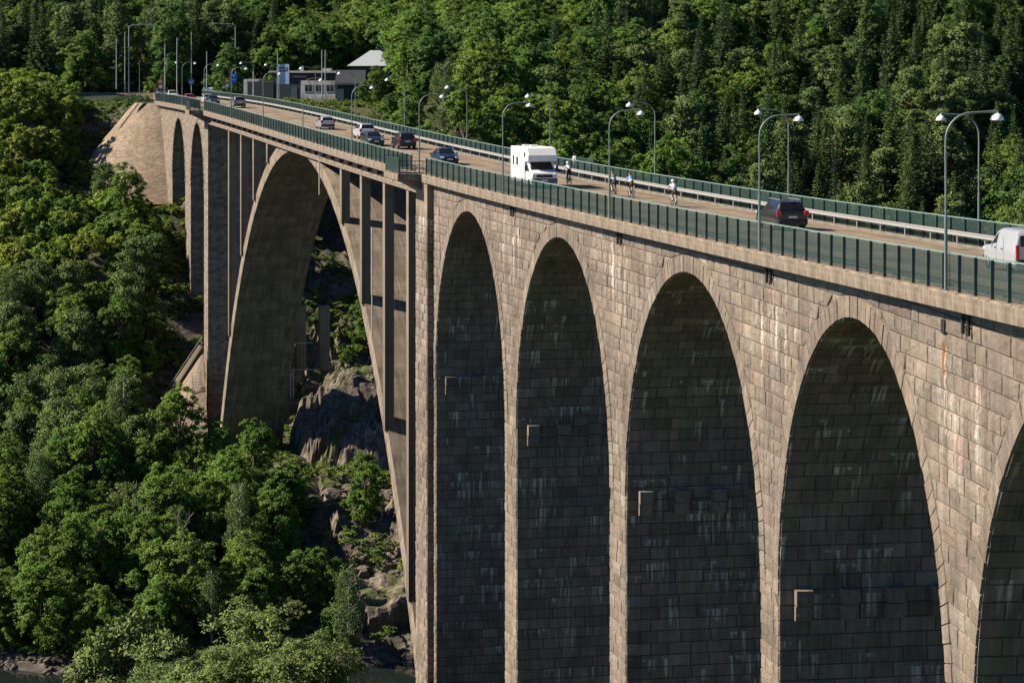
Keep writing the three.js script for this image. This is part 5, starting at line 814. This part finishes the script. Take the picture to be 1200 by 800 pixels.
{ // somebody standing on the balcony on the forest side, head and shoulders over the railing
  const s = 1.5, t = thing('person', 'dark haired person in a white top standing on the forest side balcony', 'person', null, B(s, 12.2, deckH(s) + 0.004), heading(s) - 1.2), W_ = [0.62, 0.6, 0.58], J = [0.05, 0.06, 0.1], Bn = [];
  Bn.push(bone([0, 0.95, 0], [0, 1.1, 0], 0.14, 0.125, W_), bone([0, 1.12, 0], [0, 1.36, 0], 0.125, 0.14, W_), bone([-0.15, 1.42, 0], [0.15, 1.42, 0], 0.065, 0.065, W_), bone([0, 1.42, 0], [0, 1.54, -0.01], 0.055, 0.05, SKIN), bone([0, 1.60, -0.03], [0, 1.68, -0.01], 0.085, 0.092, SKIN), bone([0, 1.55, -0.07], [0, 1.57, -0.06], 0.05, 0.055, SKIN), bone([0, 1.60, -0.115], [0, 1.585, -0.125], 0.014, 0.018, SKIN));
  for (const m of [-1, 1]) { Bn.push(bone([m * 0.09, 0.92, 0], [m * 0.1, 0.5, -0.02], 0.085, 0.06, J), bone([m * 0.1, 0.5, -0.02], [m * 0.1, 0.09, 0.02], 0.056, 0.04, J), bone([m * 0.1, 0.05, 0.02], [m * 0.11, 0.035, -0.15], 0.045, 0.035, [0.1, 0.1, 0.1]), bone([m * 0.17, 1.41, 0], [m * 0.24, 1.14, 0.02], 0.052, 0.042, W_), bone([m * 0.24, 1.14, 0.02], [m * 0.2, 1.08, -0.22], 0.04, 0.028, SKIN), bone([m * 0.2, 1.08, -0.22], [m * 0.19, 1.08, -0.3], 0.034, 0.03, SKIN)); }
  part('body', bodyG(Bn, new THREE.Box3(V(-0.4, 0, -0.4), V(0.4, 1.8, 0.3)), 0.019), bodyMat, t); part('hands', handG.clone().translate(0, 0.03, 0.46), std(C(...SKIN), 0.8), t);
  part('hair', new THREE.SphereGeometry(0.108, 18, 10, 0, 6.2832, 0, 1.9).scale(0.98, 0.98, 1.08).rotateX(0.45).translate(0, 1.675, 0.008), std(C(0.02, 0.014, 0.01), 0.8), t);
  part('eyes', merge([new THREE.SphereGeometry(0.011, 8, 6).translate(-0.034, 1.64, -0.112), new THREE.SphereGeometry(0.011, 8, 6).translate(0.034, 1.64, -0.112)]), plasticMat, t);
}
// ---------------------------------------------------------------- buildings, signs and poles at the far end
const at0 = (x, z) => { const p = spot(x, z); return p; };
const whiteWall = std(C(0.85, 0.85, 0.86), 0.85, { map: again(concreteT, 0.4, 0.4) }), darkWall = std(C(0.028, 0.032, 0.038), 0.8), slate = std(C(0.024, 0.032, 0.042), 0.7), greyRoof = std(C(0.34, 0.37, 0.42), 0.75);
function gableRoofG(w, d, h, over = 0.4) { const so = new Soup(), x = w / 2 + over, z = d / 2 + over, e = -0.12; for (const m of [-1, 1]) { so.quad(V(-x, 0, m * z), V(x, 0, m * z), V(x, h, 0), V(-x, h, 0)); so.quad(V(-x, e, m * z), V(x, e, m * z), V(x, h + e, 0), V(-x, h + e, 0)); so.quad(V(-x, 0, m * z), V(x, 0, m * z), V(x, e, m * z), V(-x, e, m * z)); for (const q of [-x, x]) so.quad(V(q, 0, m * z), V(q, h, 0), V(q, h + e, 0), V(q, e, m * z)); } return so.geo(); }
function win(t, x, y, z, w, h) { const f = part('window', merge([boxG(w + 0.16, 0.08, 0.08, 0, h / 2 + 0.04, 0), boxG(w + 0.16, 0.08, 0.08, 0, -h / 2 - 0.04, 0), boxG(0.08, h, 0.08, -w / 2 - 0.04, 0, 0), boxG(0.08, h, 0.08, w / 2 + 0.04, 0, 0), boxG(0.05, h, 0.06, 0, 0, 0)]), whiteWall, t, V(x, y, z)); part('pane', boxG(w, h, 0.02, 0, 0, -0.02), glassMat, f); return f; }
const faceTurn = -0.42;
{ // flat roofed roadside cafe with a red fascia
  const q = px(375, 116, 478), t = thing('roadside_cafe', 'low white roadside cafe with a red lettered fascia beyond the road', 'building', null, V(q.x, q.y, q.z), faceTurn);
  part('wall', boxG(6.6, 3.4, 8, -0.4, 1.7, -4), whiteWall, t); part('wall', boxG(5.0, 3.6, 8, -6.3, 1.8, -4.2), slate, t); part('lower_wing', boxG(5, 3.2, 7, -11.4, 1.6, -3.6), darkWall, t); part('annex', boxG(3.0, 3.6, 4, -14.6, 1.8, -7), whiteWall, t);
  part('flat_roof', boxG(13.2, 0.35, 9, -3.2, 5.0, -4.3), std(C(0.42, 0.40, 0.36), 0.9), t); part('upper_wall', boxG(12.4, 1.3, 8.2, -3.2, 4.2, -4.4), darkWall, t);
  const cv = document.createElement('canvas'); cv.width = 512; cv.height = 64; const cx = cv.getContext('2d'); cx.fillStyle = '#4a1420'; cx.fillRect(0, 0, 512, 64); cx.fillStyle = '#c8a0a4'; { let q = 14; seed = 31; for (let k = 0; k < 19; k++) { if (k === 7) { q += 26; continue; } const w = rr(11, 19), tall = rnd() < 0.3; cx.fillRect(q, tall ? 12 : 22, 5, tall ? 36 : 26); cx.fillRect(q + w - 5, 22, 5, 26); cx.fillRect(q, rnd() < 0.5 ? 22 : 42, w, 6); q += w + 7; } } const ct = new THREE.CanvasTexture(cv); ct.colorSpace = THREE.SRGBColorSpace;
  part('fascia_sign', boxG(5.6, 0.75, 0.06, -4.6, 4.15, -0.22), std(0xffffff, 0.6, { map: ct }), t);
  for (const x of [-2.2, -0.2, 1.9]) win(t, x, 2.0, 0.03, 1.4, 1.25);
  part('door', boxG(1.1, 2.3, 0.06, -5.0, 1.15, -0.16), std(C(0.07, 0.1, 0.11), 0.5), t); part('roof_vent', merge([boxG(1.6, 0.5, 1.2, 0.6, 5.4, -3), boxG(0.5, 0.9, 0.5, -4.5, 5.6, -4)]), greyRoof, t);
}
{ const q = px(332, 114, 470), t = thing('billboard', 'pale blue grey billboard with a dark emblem in front of the cafe', 'sign', null, V(q.x, q.y, q.z), faceTurn); const cv = document.createElement('canvas'); cv.width = 256; cv.height = 384; const c = cv.getContext('2d'); c.fillStyle = '#aeb9cc'; c.fillRect(0, 0, 256, 384); c.fillStyle = '#46506a'; c.fillRect(20, 60, 216, 86); c.fillStyle = '#aeb9cc'; c.beginPath(); c.moveTo(40, 80); c.lineTo(130, 92); c.lineTo(216, 74); c.lineTo(150, 116); c.lineTo(80, 128); c.fill(); c.strokeStyle = '#8c98ae'; c.lineWidth = 4; for (let k = 0; k < 4; k++) { c.beginPath(); c.moveTo(16, 190 + k * 48); c.lineTo(240, 190 + k * 48); c.stroke(); } const ct = new THREE.CanvasTexture(cv); ct.colorSpace = THREE.SRGBColorSpace; part('panel', boxG(2.1, 3.6, 0.14, 0, 4.2, 0), std(0xffffff, 0.7, { map: ct }), t); for (const x of [-0.95, 0.95]) part('post', boxG(0.12, 5.6, 0.12, x, 2.8, -0.14), poleMat, t); }
{ const q = px(410, 121, 470), t = thing('barn', 'dark blue grey barn with a steep slate roof beside the cafe', 'building', null, V(q.x, q.y, q.z), -YAW); part('wall', boxG(4.6, 3.4, 6, 0, 1.7, -3), darkWall, t); const r = part('roof', gableRoofG(4.6, 6, 2.6), slate, t, V(0, 3.42, -3)); part('gable', (() => { const so = new Soup(); for (const x of [-2.3, 2.3]) so.tri(V(x, 3.4, 0), V(x, 3.4, -6), V(x, 5.95, -3)); return so.geo(); })(), darkWall, t); part('door', boxG(1.6, 2.4, 0.06, 0.6, 1.2, 0.03), std(C(0.02, 0.02, 0.022), 0.7), t); for (let k = 0; k < 4; k++) part('timber', boxG(0.22, 2.6, 0.2, -2.25 + k * 0.32, 1.3, 0.12), std(C(0.42, 0.38, 0.33), 0.9), t); }
{ const q = px(437, 107, 500), t = thing('house', 'house with a pale grey hipped roof and a dark chimney among the trees', 'building', null, V(q.x, q.y - 0.5, q.z), -YAW); part('wall', boxG(8.5, 5.4, 7.5, 0, 2.7, -3.5), darkWall, t); const so = new Soup(), a = [V(-5, 0, 0.8), V(5, 0, 0.8), V(5, 0, -7.8), V(-5, 0, -7.8)], r1 = V(-0.7, 3.0, -3.5), r2 = V(1.2, 3.0, -3.5); so.quad(a[0], a[1], r2, r1); so.quad(a[2], a[3], r1, r2); so.tri(a[1], a[2], r2); so.tri(a[3], a[0], r1); const roof = part('roof', so.geo(), greyRoof, t, V(0, 5.4, 0)); part('chimney', boxG(0.9, 2.4, 0.9, 1.2, 3.0, -4.4), darkWall, roof); for (const x of [-2.4, 0, 2.4]) win(t, x, 3.6, 0.28, 1.1, 1.2); }
{ const q = px(252, 121, 520), t = thing('box_trailer', 'white box trailer parked beyond the queue at the road end', 'trailer', null, V(q.x, q.y + 0.35, q.z), faceTurn); part('box', new RoundedBoxGeometry(4.6, 2.2, 2.1, 2, 0.06).translate(0, 1.7, 0), std(C(0.72, 0.72, 0.68), 0.5), t); wheels(t, 0, 1.0, -0.5, 0.4, 0.33); part('tow_bar', barG(V(2.3, 0.55, 0), V(3.4, 0.5, 0), 0.08, 0.08), darkIron, t); }
// tall masts and lamp poles beyond the bridge
const mastMat = std(C(0.34, 0.38, 0.38), 0.5, { metalness: 0.3 });
function mast(x, top, bottom, z, arm, label) { const a = px(x, bottom + 6, z), b = px(x, top, z), t = thing('tall_pole', label, 'pole', 'tall poles at the road end', a), H = b.y - a.y; part('shaft', tubeG(V(0, 0, 0), V(0, H, 0), 0.11, 0.075, 8), mastMat, t); if (arm) { const L = arm * z / FOCAL, r = Math.min(1.0, Math.abs(L) * 0.3); part('arm', merge([tubeG(V(0, H, 0), V(Math.sign(L) * r, H + 0.35, 0), 0.07), tubeG(V(Math.sign(L) * r, H + 0.35, 0), V(L, H + 0.45, 0), 0.055)]), mastMat, t); part('lamp_head', new RoundedBoxGeometry(0.9, 0.14, 0.3, 2, 0.05).translate(L, H + 0.4, 0), mastMat, t); } }
const L1 = 'straight slender grey pole rising above the road end', L2 = 'tall grey lamp pole with a long arm above the road end';
for (const [x, t, b, z, arm] of [[83, 68, 92, 560, 3], [110, 60, 98, 540, 3], [120, 82, 97, 540, 0], [125, 50, 98, 530, 3], [136, 44, 98, 500, 0], [146, 37, 102, 520, 0], [150.5, 31, 104, 500, 28], [163, 70, 108, 520, 0], [178, 66, 100, 600, -14], [182.5, 60, 104, 540, 0], [193, 52, 108, 470, 0], [207, 44, 108, 480, 0], [216, 52, 104, 540, -8], [224, 37, 106, 520, 0], [233, 37, 70, 640, 12], [242, 60, 108, 500, 0], [275.5, 30, 100, 520, -26], [377, 58, 116, 470, 0], [381, 58, 116, 474, 0], [325, 60, 112, 470, 0], [296.5, 84, 110, 440, 0]]) mast(x, t, b, z, arm, arm ? L2 : L1);
// road signs
function sign(x, bottom, z, kind, label) { const a = px(x, bottom, z), t = thing('road_sign', label, 'road sign', null, a, -YAW); const red = std(C(0.45, 0.03, 0.03), 0.5), yel = std(C(0.7, 0.6, 0.35), 0.5), blue = std(C(0.02, 0.13, 0.45), 0.5), wht = std(C(0.75, 0.75, 0.75), 0.5), k = z / FOCAL;
  if (kind === 'warn') { const H = 15 * k; part('post', tubeG(V(0, 0, 0), V(0, H, 0), 0.06), plasticMat, t); const tri = r => { const s = new THREE.Shape(); for (let i = 0; i < 3; i++) { const an = Math.PI / 2 + i * 2.0944; i ? s.lineTo(r * Math.cos(an), r * Math.sin(an)) : s.moveTo(r * Math.cos(an), r * Math.sin(an)); } return new THREE.ExtrudeGeometry(s, { depth: 0.03, bevelEnabled: false }); }; part('triangle', tri(0.62), red, t, V(0, H - 0.5, 0.08)); part('triangle_field', tri(0.4), yel, t, V(0, H - 0.5, 0.115)); part('round_disc', new THREE.CylinderGeometry(0.42, 0.42, 0.03, 24).rotateX(Math.PI / 2), red, t, V(0, H - 1.35, 0.09)); part('disc_field', new THREE.CylinderGeometry(0.3, 0.3, 0.03, 24).rotateX(Math.PI / 2), wht, t, V(0, H - 1.35, 0.112)); }
  if (kind === 'round') { const H = 14 * k; part('post', tubeG(V(0, 0, 0), V(0, H, 0), 0.06), poleMat, t); part('disc', new THREE.CylinderGeometry(0.55, 0.55, 0.04, 28).rotateX(Math.PI / 2), blue, t, V(0, H - 0.4, 0.09)); part('arrow', merge([barG(V(0.25, 0.22, 0), V(-0.15, -0.18, 0), 0.09, 0.02), barG(V(-0.26, -0.26, 0), V(0.1, -0.26, 0), 0.08, 0.02), barG(V(-0.26, -0.26, 0), V(-0.26, 0.06, 0), 0.08, 0.02)]), wht, t, V(0, H - 0.4, 0.122)); }
  if (kind === 'board') { const H = 18 * k; for (const x0 of [-0.25, 0.35]) part('post', tubeG(V(x0, 0, 0), V(x0, H, 0), 0.05), poleMat, t); part('panel', boxG(1.05, 1.75, 0.04, 0, H - 0.9, 0.08), blue, t); part('lettering', merge([boxG(0.7, 0.09, 0.01, 0, H - 0.35, 0.106), boxG(0.5, 0.09, 0.01, -0.05, H - 0.6, 0.106), boxG(0.6, 0.09, 0.01, 0, H - 1.2, 0.106)]), wht, t); }
}
sign(188, 107, 440, 'warn', 'triangular warning sign over a round sign on a dark post at the embankment'); sign(266, 106, 440, 'warn', 'triangular warning sign over a round sign beside the blue board'); sign(224, 107, 470, 'round', 'round blue sign with a white arrow at the road end'); sign(273.5, 103, 436, 'board', 'rectangular blue road sign board beside the warning sign');
seed = 61; for (let k = 0; k < 26; k++) { const p = spot(rr(332, 430), rr(448, 462)); plant('bush', p, rr(0.3, 0.55), 'low ochre green shrub in the strip before the cafe', 'shrubs before the cafe', { variant: 3, mat: 1 }); }

plant('broadleaf', spot(452, 470), 0.5, 'small leafy tree half hiding the grey roofed house', null, { variant: 4, mat: 1 }); plant('broadleaf', spot(428, 462), 0.36, 'little leafy tree beside the barn', null, { variant: 3, mat: 0 });
plant('broadleaf', spot(441, 468), 0.42, 'young leafy tree in front of the grey roofed house', null, { variant: 1, mat: 1 });
renderer.render(scene, camera);
